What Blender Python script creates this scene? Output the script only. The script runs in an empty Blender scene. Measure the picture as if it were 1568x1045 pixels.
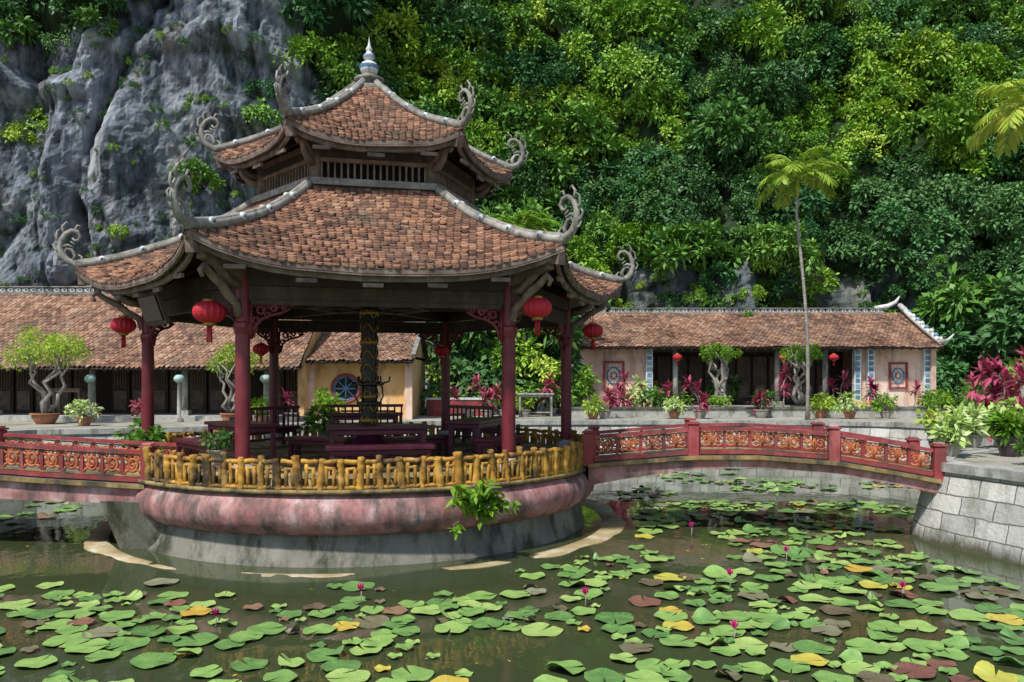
import bpy, math, random
import numpy as np
from mathutils import Vector, Matrix, noise, geometry
random.seed(7); RNG=np.random.default_rng(7)
scene=bpy.context.scene
V=Vector
# ------------------------------------------------------------------ materials
def ramp(nt,cols,pos=None):
    r=nt.nodes.new('ShaderNodeValToRGB'); e=r.color_ramp.elements
    n=len(cols)
    pos=pos or [i/(n-1) for i in range(n)]
    e[0].position=pos[0]; e[0].color=(*cols[0],1)
    e[1].position=pos[-1]; e[1].color=(*cols[-1],1)
    for i in range(1,n-1):
        x=e.new(pos[i]); x.color=(*cols[i],1)
    return r
def mth(nt,op,a,b=None,clamp=False):
    m=nt.nodes.new('ShaderNodeMath'); m.operation=op; m.use_clamp=clamp
    for i,s in enumerate((a,b)):
        if s is None: continue
        if isinstance(s,(int,float)): m.inputs[i].default_value=s
        else: nt.links.new(s,m.inputs[i])
    return m.outputs[0]
def noi(nt,scale,stretch=(1,1,1),detail=6,rough=.6,coord='Object',dist=0):
    tc=nt.nodes.new('ShaderNodeTexCoord'); mp=nt.nodes.new('ShaderNodeMapping')
    mp.inputs['Scale'].default_value=stretch
    nt.links.new(tc.outputs[coord],mp.inputs[0])
    n=nt.nodes.new('ShaderNodeTexNoise'); n.inputs['Scale'].default_value=scale
    n.inputs['Detail'].default_value=detail; n.inputs['Roughness'].default_value=rough
    n.inputs['Distortion'].default_value=dist
    nt.links.new(mp.outputs[0],n.inputs['Vector'])
    return n.outputs[0]
def mixc(nt,f,a,b,mode='MIX'):
    m=nt.nodes.new('ShaderNodeMix'); m.data_type='RGBA'; m.blend_type=mode
    if isinstance(f,(int,float)): m.inputs[0].default_value=f
    else: nt.links.new(f,m.inputs[0])
    for i,s in ((6,a),(7,b)):
        if isinstance(s,tuple): m.inputs[i].default_value=(*s,1)
        else: nt.links.new(s,m.inputs[i])
    return m.outputs[2]
def new(name):
    m=bpy.data.materials.new(name); m.use_nodes=True
    nt=m.node_tree; b=nt.nodes['Principled BSDF']
    return m,nt,b
def M(name,cols,scale=4,rough=.75,bump=.3,bscale=25,rnd=.35,stretch=(1,1,1),grime=None,gamt=.5,gscale=2.5,spec=.4,metal=0,bdist=.02,gstretch=(1,1,.35)):
    m,nt,b=new(name)
    n=noi(nt,scale,stretch)
    n=mth(nt,'MULTIPLY',mth(nt,'SUBTRACT',n,.3),2.5,True)
    a=nt.nodes.new('ShaderNodeAttribute'); a.attribute_name='rnd'
    f=mth(nt,'ADD',mth(nt,'MULTIPLY',n,1-rnd),mth(nt,'MULTIPLY',a.outputs['Fac'],rnd))
    r=ramp(nt,cols); nt.links.new(f,r.inputs[0]); c=r.outputs[0]
    if grime:
        g=noi(nt,gscale,gstretch,8,.7)
        g=mth(nt,'MULTIPLY',mth(nt,'SUBTRACT',g,.62-gamt*.25),6,True)
        c=mixc(nt,g,c,grime)
    nt.links.new(c,b.inputs['Base Color'])
    b.inputs['Roughness'].default_value=rough; b.inputs['Metallic'].default_value=metal
    b.inputs['Specular IOR Level'].default_value=spec
    if bump:
        bn=noi(nt,bscale,stretch,8,.65); bp=nt.nodes.new('ShaderNodeBump')
        bp.inputs['Strength'].default_value=bump; bp.inputs['Distance'].default_value=bdist
        nt.links.new(bn,bp.inputs['Height']); nt.links.new(bp.outputs[0],b.inputs['Normal'])
    return m
def LEAF(name,cols,trans=.3,rough=.5,objr=.4,spec=.3,tint=(.25,.4,.03)):
    m,nt,b=new(name)
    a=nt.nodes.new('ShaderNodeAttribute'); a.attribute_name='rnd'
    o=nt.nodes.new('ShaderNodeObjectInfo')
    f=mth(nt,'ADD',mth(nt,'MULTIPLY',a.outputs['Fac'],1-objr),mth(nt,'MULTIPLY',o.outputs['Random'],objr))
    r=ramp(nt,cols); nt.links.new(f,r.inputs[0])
    nt.links.new(r.outputs[0],b.inputs['Base Color']); b.inputs['Roughness'].default_value=rough
    b.inputs['Specular IOR Level'].default_value=spec
    if trans>0:
        t=nt.nodes.new('ShaderNodeBsdfTranslucent'); nt.links.new(mixc(nt,.5,r.outputs[0],tint),t.inputs[0])
        mx=nt.nodes.new('ShaderNodeMixShader'); mx.inputs[0].default_value=trans
        nt.links.new(b.outputs[0],mx.inputs[1]); nt.links.new(t.outputs[0],mx.inputs[2])
        nt.links.new(mx.outputs[0],nt.nodes['Material Output'].inputs[0])
    return m
mTile=M('roof_tile',[(.04,.028,.022),(.11,.06,.042),(.22,.112,.07),(.34,.18,.108),(.38,.29,.21)],scale=1.3,rough=.9,bump=.4,bscale=30,rnd=.62,grime=(.09,.068,.052),gamt=.5,gscale=1.3,gstretch=(1,1,.7),spec=.2)
mTileB=M('roof_tile_old',[(.05,.034,.027),(.14,.08,.057),(.26,.145,.095),(.36,.22,.145),(.38,.32,.26)],scale=.8,rough=.9,bump=.4,rnd=.5,grime=(.11,.08,.062),gamt=.48,gscale=.7,gstretch=(1,1,.7),spec=.2)
mWoodD=M('dark_wood',[(.018,.014,.012),(.05,.034,.026),(.1,.07,.052)],scale=6,stretch=(1,1,.4),rough=.7,bump=.4)
mWoodW=M('weathered_wood',[(.06,.044,.036),(.15,.108,.086),(.29,.225,.18)],scale=5,rough=.8,bump=.5)
mRedW=M('red_lacquer',[(.07,.006,.012),(.14,.014,.023),(.21,.034,.04)],scale=3,rough=.42,bump=.15,grime=(.05,.018,.02),gamt=.3)
mMar=M('maroon_wood',[(.035,.006,.014),(.08,.012,.028),(.13,.025,.045)],scale=4,rough=.35,bump=.1)
mGold=M('gilding',[(.25,.14,.03),(.5,.3,.06)],scale=20,rough=.4,bump=.2,metal=.5)
mBlack=M('black_lacquer',[(.006,.006,.005),(.02,.016,.01)],rough=.35,bump=.1)
mYel=M('yellow_glaze',[(.11,.055,.014),(.36,.175,.024),(.56,.3,.042),(.62,.43,.16)],scale=6,rough=.65,bump=.6,bscale=35,rnd=.3,grime=(.035,.027,.016),gamt=.68,gscale=1.9,gstretch=(1,1,.6))
mPink=M('pink_plaster',[(.2,.075,.07),(.35,.145,.135),(.45,.25,.235),(.57,.46,.44)],scale=2.6,rough=.8,bump=.45,bscale=14,grime=(.12,.085,.075),gamt=.64,gscale=2.9,rnd=.15)
mConc=M('wet_concrete',[(.055,.055,.04),(.15,.148,.115),(.3,.285,.235)],scale=1.5,stretch=(1,1,.5),rough=.75,bump=.6,grime=(.045,.048,.026),gamt=.65)
mLedge=M('ledge_concrete',[(.16,.11,.045),(.38,.3,.16),(.66,.61,.5)],scale=2.2,rough=.8,bump=.3)
mBrRed=M('bridge_red',[(.16,.02,.024),(.29,.045,.048),(.4,.12,.112)],scale=3,rough=.65,bump=.3,grime=(.09,.045,.042),gamt=.55)
mOrange=M('terracotta_fret',[(.24,.05,.02),(.46,.13,.045),(.58,.24,.1)],scale=7,rough=.65,bump=.3,grime=(.1,.035,.025),gamt=.45)
mOchre=M('ochre_trim',[(.13,.085,.03),(.28,.19,.065),(.42,.33,.15)],scale=5,rough=.75,bump=.3,grime=(.055,.055,.035),gamt=.7)
mWallY=M('yellow_limewash',[(.58,.3,.1),(.72,.43,.17),(.8,.56,.3)],scale=1.2,rough=.9,bump=.15,grime=(.27,.16,.1),gamt=.42)
mWallP=M('peach_limewash',[(.6,.36,.25),(.76,.54,.42),(.82,.7,.61)],scale=1,rough=.9,bump=.2,grime=(.36,.24,.19),gamt=.55,gscale=1.7)
mWhite=M('lime_white',[(.42,.42,.4),(.62,.63,.61),(.78,.79,.78)],scale=6,rough=.7,bump=.2,grime=(.15,.15,.13),gamt=.45)
mRidge=M('ridge_mortar',[(.1,.095,.085),(.25,.24,.21),(.45,.43,.39)],scale=5,rough=.9,bump=.6,grime=(.06,.065,.045),gamt=.45)
mBlue=M('blue_ceramic',[(.03,.09,.18),(.1,.22,.34),(.34,.48,.54)],scale=12,rough=.4,bump=.1,rnd=.6)
mLant=M('lantern_red',[(.36,.01,.02),(.56,.02,.04)],scale=3,rough=.6,bump=0)
mPot=M('terracotta_pot',[(.28,.1,.05),(.45,.2,.11)],rough=.8,bump=.3,grime=(.15,.12,.09),gamt=.4)
mPotG=M('grey_pot',[(.2,.18,.15),(.4,.37,.32)],rough=.8,bump=.3)
mPotD=M('dark_glazed_pot',[(.03,.02,.03),(.07,.04,.06)],rough=.25,bump=.1)
mStoneP=M('stone_post',[(.2,.2,.18),(.34,.34,.31),(.5,.5,.46)],scale=5,rough=.85,bump=.5,grime=(.1,.1,.07),gamt=.42)
mPave=M('paving',[(.2,.185,.15),(.33,.31,.26),(.43,.41,.35)],scale=.7,rough=.85,bump=.3,grime=(.12,.14,.06),gamt=.5,gscale=.6,gstretch=(1,1,1))
mBark=M('bark',[(.14,.12,.1),(.3,.27,.23),(.46,.43,.38)],scale=9,stretch=(1,1,.3),rough=.9,bump=.7)
mSoil=M('soil',[(.04,.03,.02),(.09,.07,.05)],rough=.95)
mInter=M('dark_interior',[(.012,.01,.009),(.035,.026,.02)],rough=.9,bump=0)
mJade=M('jade_lamp',[(.25,.45,.4),(.45,.6,.52)])
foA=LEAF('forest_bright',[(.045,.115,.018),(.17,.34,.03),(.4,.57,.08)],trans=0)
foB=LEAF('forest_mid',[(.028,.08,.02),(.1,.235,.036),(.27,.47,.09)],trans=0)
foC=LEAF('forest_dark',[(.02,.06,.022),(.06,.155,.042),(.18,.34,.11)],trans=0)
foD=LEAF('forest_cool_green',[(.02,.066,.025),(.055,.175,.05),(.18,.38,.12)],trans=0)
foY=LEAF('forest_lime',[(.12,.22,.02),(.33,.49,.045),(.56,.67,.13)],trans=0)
lfA=LEAF('leaf_bright',[(.05,.13,.012),(.14,.31,.02),(.32,.5,.045)])
lfB=LEAF('leaf_mid',[(.025,.085,.014),(.075,.21,.025),(.19,.38,.06)])
lfC=LEAF('leaf_dark',[(.016,.055,.016),(.04,.13,.03),(.11,.24,.065)])
lfY=LEAF('leaf_lime',[(.16,.3,.02),(.34,.5,.04),(.52,.64,.12)])
lfV=LEAF('leaf_variegated',[(.18,.34,.05),(.42,.58,.16),(.68,.73,.42)],trans=.2)
lfR=LEAF('leaf_crimson',[(.08,.012,.025),(.3,.03,.09),(.56,.11,.2),(.14,.16,.04)],trans=.25,tint=(.4,.05,.08))
lfP=LEAF('leaf_palm',[(.12,.25,.02),(.32,.46,.05),(.6,.6,.1)])
def stonewall(name,c1,c2,mort,s=1.0):
    m,nt,b=new(name)
    uv=nt.nodes.new('ShaderNodeUVMap'); br=nt.nodes.new('ShaderNodeTexBrick')
    nz=nt.nodes.new('ShaderNodeTexNoise'); nz.inputs['Scale'].default_value=2.5; nz.inputs['Detail'].default_value=3
    nt.links.new(uv.outputs[0],nz.inputs['Vector'])
    vm=nt.nodes.new('ShaderNodeVectorMath'); vm.operation='MULTIPLY_ADD'; vm.inputs[1].default_value=(.09,.09,0)
    nt.links.new(nz.outputs['Color'],vm.inputs[0]); nt.links.new(uv.outputs[0],vm.inputs[2])
    nt.links.new(vm.outputs[0],br.inputs['Vector'])
    br.inputs['Color1'].default_value=(*c1,1); br.inputs['Color2'].default_value=(*c2,1); br.inputs['Mortar'].default_value=(*mort,1)
    br.inputs['Scale'].default_value=s; br.inputs['Brick Width'].default_value=.62; br.inputs['Row Height'].default_value=.3
    br.inputs['Mortar Size'].default_value=.012; br.inputs['Mortar Smooth'].default_value=.3
    g=noi(nt,1.8,(1,1,.4),8,.7); g=mth(nt,'MULTIPLY',mth(nt,'SUBTRACT',g,.46),5,True)
    c=mixc(nt,mth(nt,'MULTIPLY',g,.75),br.outputs[0],(.12,.12,.09))
    tc=nt.nodes.new('ShaderNodeSeparateXYZ'); nt.links.new(uv.outputs[0],tc.inputs[0])
    d=mth(nt,'SUBTRACT',1.0,mth(nt,'MULTIPLY',mth(nt,'ADD',tc.outputs[1],mth(nt,'MULTIPLY',g,-.15)),4.5),True)
    c=mixc(nt,d,c,(.07,.07,.035))
    nt.links.new(c,b.inputs['Base Color']); b.inputs['Roughness'].default_value=.85
    bp=nt.nodes.new('ShaderNodeBump'); bp.inputs['Strength'].default_value=.8; bp.inputs['Distance'].default_value=.03
    h=mth(nt,'ADD',mth(nt,'MULTIPLY',br.outputs['Fac'],-1),mth(nt,'MULTIPLY',noi(nt,14,detail=8),.8))
    nt.links.new(h,bp.inputs['Height']); nt.links.new(bp.outputs[0],b.inputs['Normal'])
    return m
mBank=stonewall('bank_stone',(.4,.4,.37),(.58,.57,.53),(.16,.15,.13))
# ------------------------------------------------------------------ mesh builder
class MB:
    def __init__(s): s.v=[];s.f=[];s.m=[];s.mats=[]; s.r=[];s.sm=[];s.uv=[];s.hasuv=False
    def mi(s,mat):
        if mat not in s.mats: s.mats.append(mat)
        return s.mats.index(mat)
    def add(s,vs,fs,mat,r=None,sm=False,uvs=None):
        o=len(s.v); s.v+= [tuple(p) for p in vs]; i=s.mi(mat)
        if r is None: r=random.random()
        rl=hasattr(r,'__len__')
        for k,f in enumerate(fs):
            s.f.append(tuple(a+o for a in f)); s.m.append(i); s.r.append(r[k] if rl else r); s.sm.append(sm)
            if uvs: s.uv.append([uvs[a] for a in f]); s.hasuv=True
            else: s.uv.append([(0,0)]*len(f))
    def face(s,pts,mat,r=None): s.add(pts,[tuple(range(len(pts)))],mat,r)
    def box(s,c,size,mat,rz=0,r=None):
        x,y,z=[a/2 for a in size]; ca,sa=math.cos(rz),math.sin(rz); vs=[]
        for dx,dy,dz in ((-x,-y,-z),(x,-y,-z),(x,y,-z),(-x,y,-z),(-x,-y,z),(x,-y,z),(x,y,z),(-x,y,z)):
            vs.append((c[0]+dx*ca-dy*sa,c[1]+dx*sa+dy*ca,c[2]+dz))
        s.add(vs,[(0,3,2,1),(4,5,6,7),(0,1,5,4),(1,2,6,5),(2,3,7,6),(3,0,4,7)],mat,r)
    def beam(s,p0,p1,w,h,mat,r=None,h1=None):
        p0=V(p0);p1=V(p1); d=(p1-p0)
        side=V((-d.y,d.x,0))
        if side.length<1e-5: side=V((1,0,0))
        side.normalize(); up=side.cross(d.normalized())
        if up.z<0: up=-up
        h1=h if h1 is None else h1
        vs=[]
        for p,hh in ((p0,h),(p1,h1)):
            for a,b in ((-1,-1),(1,-1),(1,1),(-1,1)): vs.append(p+side*a*w/2+up*b*hh/2)
        s.add(vs,[(0,1,2,3),(7,6,5,4),(0,4,5,1),(1,5,6,2),(2,6,7,3),(3,7,4,0)],mat,r)
    def tube(s,pts,rad,mat,n=8,r=None,flat=None):
        pts=[V(p) for p in pts]
        if isinstance(rad,(int,float)): rad=[rad]*len(pts)
        vs=[];ref=None
        for i,p in enumerate(pts):
            d=(pts[min(i+1,len(pts)-1)]-pts[max(i-1,0)]).normalized()
            if ref is None:
                ref=V((0,0,1)) if abs(d.z)<.9 else V((1,0,0))
            a=d.cross(ref); 
            if a.length<1e-4: a=d.cross(V((1,0,.3)))
            a.normalize(); b=a.cross(d).normalized(); ref=b
            for k in range(n):
                t=2*math.pi*k/n; vs.append(p+a*math.cos(t)*rad[i]+b*math.sin(t)*rad[i])
        fs=[]
        for i in range(len(pts)-1):
            for k in range(n):
                k2=(k+1)%n; fs.append((i*n+k,i*n+k2,(i+1)*n+k2,(i+1)*n+k))
        fs.append(tuple(range(n-1,-1,-1))); fs.append(tuple((len(pts)-1)*n+k for k in range(n)))
        s.add(vs,fs,mat,r,True)
    def lathe(s,c,prof,mat,n=24,r=None,a0=0,a1=360,sm=True,wob=0):
        vs=[];full=(a1-a0)>=360; m=n if full else n+1
        for (rr,z) in prof:
            for k in range(m):
                t=math.radians(a0+(a1-a0)*k/n); q=rr*(1+wob*noise.noise(V((math.cos(t)*3,math.sin(t)*3,z*2))))
                vs.append((c[0]+q*math.cos(t),c[1]+q*math.sin(t),c[2]+z))
        fs=[]
        for i in range(len(prof)-1):
            for k in range(n):
                k2=(k+1)%m; fs.append((i*m+k,i*m+k2,(i+1)*m+k2,(i+1)*m+k))
        s.add(vs,fs,mat,r,sm)
    def build(s,name,parent=None,bevel=0):
        me=bpy.data.meshes.new(name)
        a=np.array(s.v); c=(a.min(0)+a.max(0))/2; c[2]=a[:,2].min()
        me.from_pydata([tuple(p) for p in (a-c)],[],s.f); 
        for m in s.mats: me.materials.append(m)
        me.polygons.foreach_set('material_index',s.m); me.polygons.foreach_set('use_smooth',s.sm)
        at=me.attributes.new('rnd','FLOAT','FACE'); at.data.foreach_set('value',s.r)
        if s.hasuv:
            uv=me.uv_layers.new(name='UVMap'); uv.data.foreach_set('uv',[x for f in s.uv for p in f for x in p])
        me.update(); o=bpy.data.objects.new(name,me); o.location=c
        scene.collection.objects.link(o); par(o,parent)
        if bevel:
            b=o.modifiers.new('bevel','BEVEL'); b.width=bevel; b.segments=2; b.limit_method='ANGLE'
        return o
def par(o,parent):
    if parent is not None:
        o.parent=parent; o.matrix_parent_inverse=Matrix.Translation(-parent.location)
def empty(name,loc=(0,0,0)):
    e=bpy.data.objects.new(name,None); e.location=loc; e.empty_display_size=.3
    scene.collection.objects.link(e); return e
def norm(a): return a/np.maximum(np.linalg.norm(a,axis=1,keepdims=True),1e-6)
def leaves(P,A,L,W,rng,up=(0,0,1),droop=.2):
    n=len(P); A=norm(A); N=norm(np.tile(np.array(up,float),(n,1))+rng.normal(0,.45,(n,3)))
    S=norm(np.cross(A,N)); N=np.cross(S,A)
    L=np.asarray(L).reshape(-1,1)*np.ones((n,1)); W=np.asarray(W).reshape(-1,1)*np.ones((n,1))
    v=np.stack([P,P+A*L*.45+S*W*.5-N*W*.12,P+A*L-np.array([0,0,1])*L*droop,P+A*L*.45-S*W*.5-N*W*.12],1)
    return v.reshape(-1,3)
def leafmesh(name,verts,mats,rnd=None,midx=None,rng=RNG):
    n=len(verts)//4; me=bpy.data.meshes.new(name)
    me.vertices.add(n*4); me.vertices.foreach_set('co',verts.astype(np.float32).ravel())
    me.loops.add(n*4); me.loops.foreach_set('vertex_index',np.arange(n*4,dtype=np.int32))
    me.polygons.add(n); me.polygons.foreach_set('loop_start',np.arange(0,n*4,4,dtype=np.int32))
    me.polygons.foreach_set('loop_total',np.full(n,4,dtype=np.int32))
    for m in mats: me.materials.append(m)
    if midx is not None: me.polygons.foreach_set('material_index',midx.astype(np.int32))
    at=me.attributes.new('rnd','FLOAT','FACE')
    at.data.foreach_set('value',(rng.random(n) if rnd is None else rnd).astype(np.float32))
    me.update(calc_edges=True); me.validate(); return me
def cloud(c,R,nt,nl,L,W,rng,tr=.35,flat=1.0,shell=.7,low=-.25,want=False):
    vs=[];rn=[]
    R=np.array(R if hasattr(R,'__len__') else (R,R,R),float)
    for t in range(nt):
        while True:
            d=rng.normal(0,1,3); d/=np.linalg.norm(d)
            if d[2]>low: break
        q=np.array(c)+d*R*(shell+(1.05-shell)*rng.random())
        rt=tr*R.mean()*(.6+.8*rng.random())
        D=norm(rng.normal(0,1,(nl,3))+d*.6+np.array([0,0,.35])); D[:,2]*=flat
        P=q+D*rt*rng.random((nl,1))**.6
        A=D+np.array([0,0,-.25])+rng.normal(0,.3,(nl,3))
        vs.append(leaves(P,A,L*(.6+.8*rng.random(nl)),W*(.7+.6*rng.random(nl)),rng,up=(d[0]*.4,d[1]*.4,1)))
        rn.append(np.clip(.3*rng.random(nl)+.4*(P[:,2]-q[2]+rt*.6)/(1.6*rt)+.3*rng.random(),0,1))  # random leaf tone plus painted top light: paler higher in each tuft
    v=np.concatenate(vs)
    return (v,np.concatenate(rn)) if want else v
def leafobj(name,verts,mat,parent=None,loc=None):
    c=verts.mean(0) if loc is None else np.array(loc)
    me=leafmesh(name,verts-c,[mat]); o=bpy.data.objects.new(name,me); o.location=c
    scene.collection.objects.link(o); par(o,parent); return o
# ------------------------------------------------------------------ pond, court, hill
COURT=1.35
pond=[(-15.5,1.9),(8.8,1.9),(8.4,9),(7.9,12.2),(7.5,13.2),(7.35,13.8),(7.5,14.5),(8.3,15.4),(11,17.6),(13.2,20.5),(14,24),(12.5,26.8),(8,27.6),(0,27.6),(-6,26.4),(-10,23.4),(-15.5,22)]
def smooth_poly(p,it=2):
    for _ in range(it):
        q=[]
        for i in range(len(p)):
            a=V(p[i]);b=V(p[(i+1)%len(p)]); q+=[tuple(a*.75+b*.25),tuple(a*.25+b*.75)]
        p=q
    return p
pond=smooth_poly(pond)
n=len(pond)
def inset(p,d):
    out=[]
    for i in range(len(p)):
        a=V(p[i-1]);b=V(p[(i+1)%len(p)]); t=(b-a).normalized(); nn=V((-t.y,t.x)); out.append(tuple(V(p[i])+nn*d))
    return out
outer=[(-500,-400),(500,-400),(500,800),(-500,800)]
lp=[[V((*p,0)) for p in outer],[V((*p,0)) for p in pond]]
tris=geometry.tessellate_polygon(lp); allp=outer+pond
g=MB(); g.add([(*p,COURT) for p in allp],[tuple(t) for t in tris],mPave,.5); g.build('ground')
w=MB(); arc=0; i1=inset(pond,.06); i2=inset(pond,.45); i0=inset(pond,-.42)
rings=[]
for i in range(n+1):
    k=i%n
    if i: arc+=(V(pond[k])-V(pond[i-1])).length
    rings.append([(*i2[k],-.7),(*pond[k],COURT-.14),(*i1[k],COURT-.13),(*i1[k],COURT+.02),(*i0[k],COURT+.02),(*i0[k],COURT-.05),arc])
for i in range(n):
    a,b=rings[i],rings[i+1]
    w.add([a[0],b[0],b[1],a[1]],[(0,1,2,3)],mBank,.5,uvs=[(a[6],-.7),(b[6],-.7),(b[6],COURT-.14),(a[6],COURT-.14)])
    r=random.random()
    for j in (1,2,3,4):
        w.add([a[j],b[j],b[j+1],a[j+1]],[(0,1,2,3)],mStoneP,r)
w.build('pond_retaining_wall')
mW,nt,b=new('pond_water_surface')
cN=noi(nt,.35,detail=3); r_=ramp(nt,[(.03,.046,.018),(.06,.072,.031)]); nt.links.new(cN,r_.inputs[0]); nt.links.new(r_.outputs[0],b.inputs['Base Color'])
b.inputs['Roughness'].default_value=.025; b.inputs['IOR'].default_value=1.45
bp=nt.nodes.new('ShaderNodeBump'); bp.inputs['Strength'].default_value=.09; bp.inputs['Distance'].default_value=.05
nt.links.new(noi(nt,2.6,(1,.6,1),4,.5),bp.inputs['Height']); nt.links.new(bp.outputs[0],b.inputs['Normal'])
wt=MB(); wt.face([(-17,1,0),(15.5,1,0),(15.5,29,0),(-17,29,0)],mW,.5); wt.build('pond_water')

def lerpt(x,tab):
    if x<=tab[0][0]: return tab[0][1]
    for (a,b),(c,d) in zip(tab,tab[1:]):
        if x<=c: return b+(d-b)*(x-a)/(c-a)
    return tab[-1][1]
BASE=[(-70,26),(-32,35),(-20,37.5),(-10,38.5),(-4,40.5),(5,42.5),(20,43),(27,41),(35,37),(70,24)]
LEAN=[(-70,.4),(-27,.2),(-18,.08),(-11,.12),(-6,.4),(5,.55),(70,.55)]
Z0=[(-12,0),(-4,4),(5,8),(24,8),(30,3)]
def hillY(x,z,fine=True):
    y=lerpt(x,BASE)+lerpt(x,LEAN)*max(0,z-lerpt(x,Z0))
    y+=-2.0*noise.fractal(V((x*.1,z*.06,1.3)),1,2,3)
    if z<3 : y-= (3-z)*.35
    if fine:
        q=noise.noise(V((x*.25,z*.1,9)))*1.5
        y+=-1.7*abs(noise.noise(V((x*.26+q*.4,z*.075,4.7))))*2
        dd,_=noise.voronoi(V((x*.4+q*.6,z*.13+q*.3,3.1)),distance_metric='DISTANCE')
        y+=-1.3*min(.6,dd[1]-dd[0])
        dd,_=noise.voronoi(V((x*1.1+q,z*.36+q,8.1)),distance_metric='DISTANCE')
        y+=-.45*min(.5,dd[1]-dd[0])
        y+=-.26*noise.fractal(V((x*1.7+q,z*.85,7)),.75,2,5)
        y+=-1.1*max(0,noise.noise(V((x*.16,z*.5+q*.5,11))))*2
    return y
def veg(x,z):
    nz=noise.noise(V((x*.35,z*.35,3)))
    if -27<x<-10.4+1.2*nz:
        if z>19.3+2*nz+max(0,(x+19)*1.2): return 1
        return .0
    if 4<x<25 and z<8.6+1.8*nz and z>3: return .3+.3*(nz>.15)
    if -10.5<x<4 and z<7: return .55
    return 1
xs=list(np.arange(-70,-28,1.0))+list(np.arange(-28,-8,.11))+list(np.arange(-8,30,.25))+list(np.arange(30,71,1.0))
zs=list(np.arange(0,12,.14))+list(np.arange(12,24,.17))+list(np.arange(24,46,1.0))
hv=[];nx=len(xs)
for z in zs:
    for x in xs: hv.append((x,hillY(x,z),z))
for ex in (1,2,3):
    for x in xs: hv.append((x*(1+.8*ex),80+ex*90+hillY(x,45,False)*.2,46+ex*4-(ex==3)*30))
rows=len(zs)+3
hf=[(j*nx+i,j*nx+i+1,(j+1)*nx+i+1,(j+1)*nx+i) for j in range(rows-1) for i in range(nx-1)]
hr_=[1.0 if (j>=len(zs) or veg(xs[i],zs[j])>.65) else (.42 if xs[i]>-9 else 0.0) for j in range(rows-1) for i in range(nx-1)]
mRock,nt,b=new('limestone')
n1=noi(nt,.5,(1,1,.28),10,.74,dist=.7); r1=ramp(nt,[(.028,.034,.04),(.1,.118,.14),(.215,.245,.285),(.34,.375,.42),(.6,.61,.6)],[.3,.41,.49,.58,.72]); nt.links.new(n1,r1.inputs[0])
n2=noi(nt,1.1,(1,1,.08),7,.68); s2=mth(nt,'MULTIPLY',mth(nt,'SUBTRACT',n2,.52),8,True); c=mixc(nt,mth(nt,'MULTIPLY',s2,.85),r1.outputs[0],(.03,.036,.042))
n3=noi(nt,.3,(1,1,.2),7,.7,dist=1); s3=mth(nt,'MULTIPLY',mth(nt,'SUBTRACT',n3,.56),9,True); c=mixc(nt,mth(nt,'MULTIPLY',s3,.65),c,(.62,.58,.53))
n4=noi(nt,1.3,(1,1,.8),9,.78); s4=mth(nt,'MULTIPLY',mth(nt,'SUBTRACT',n4,.57),9,True); c=mixc(nt,mth(nt,'MULTIPLY',s4,.75),c,(.05,.08,.024))
n5=noi(nt,.9,(1,1,.4),6,.6); s5=mth(nt,'MULTIPLY',mth(nt,'SUBTRACT',n5,.58),8,True); c=mixc(nt,mth(nt,'MULTIPLY',s5,.5),c,(.27,.19,.13))
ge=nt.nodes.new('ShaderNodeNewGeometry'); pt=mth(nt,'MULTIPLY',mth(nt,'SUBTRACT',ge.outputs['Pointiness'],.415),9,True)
c=mixc(nt,mth(nt,'SUBTRACT',1,pt),c,(.02,.025,.03))  # crevice shade painted into the rock colour: concave creases go near black
a=nt.nodes.new('ShaderNodeAttribute'); a.attribute_name='rnd'
vg=mixc(nt,noi(nt,2),(.012,.028,.008),(.035,.065,.018)); c=mixc(nt,mth(nt,'MULTIPLY',a.outputs['Fac'],.95),c,vg)
nt.links.new(c,b.inputs['Base Color']); b.inputs['Roughness'].default_value=.95; b.inputs['Specular IOR Level'].default_value=.2
bp=nt.nodes.new('ShaderNodeBump'); bp.inputs['Strength'].default_value=.9; bp.inputs['Distance'].default_value=.26
nt.links.new(noi(nt,2.0,(1,1,.4),12,.78,dist=.5),bp.inputs['Height']); nt.links.new(bp.outputs[0],b.inputs['Normal'])
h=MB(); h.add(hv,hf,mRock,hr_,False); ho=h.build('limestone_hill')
meshes=[];crowns=[]
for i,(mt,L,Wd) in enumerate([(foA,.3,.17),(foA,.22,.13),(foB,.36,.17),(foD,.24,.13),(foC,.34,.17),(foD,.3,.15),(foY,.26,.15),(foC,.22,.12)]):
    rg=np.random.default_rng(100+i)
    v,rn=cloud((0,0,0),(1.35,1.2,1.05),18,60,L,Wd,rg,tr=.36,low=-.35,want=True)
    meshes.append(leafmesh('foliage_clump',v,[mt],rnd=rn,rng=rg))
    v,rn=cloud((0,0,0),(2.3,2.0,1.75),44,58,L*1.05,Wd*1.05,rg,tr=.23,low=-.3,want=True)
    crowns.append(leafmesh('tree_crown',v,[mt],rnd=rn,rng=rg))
forest=empty('hillside_forest',(10,46,3))
def inst(me,loc,s,parent,name='foliage',sq=1):
    o=bpy.data.objects.new(name,me); o.location=loc; o.rotation_euler=(random.uniform(-.3,.3),random.uniform(-.3,.3),random.uniform(0,6.28)); o.scale=(s,s,s*sq)
    scene.collection.objects.link(o); par(o,parent); return o
def pick(xx,zz):
    sp=noise.noise(V((xx*.13,zz*.13,20)))*1.0+random.uniform(-.42,.42)
    return 6 if sp>.42 else 0 if sp>.18 else 1 if sp>.03 else 2 if sp>-.1 else 3 if sp>-.22 else 4 if sp>-.34 else 5 if sp>-.46 else 7
cnt=0
z=2.2; row=0
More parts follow.
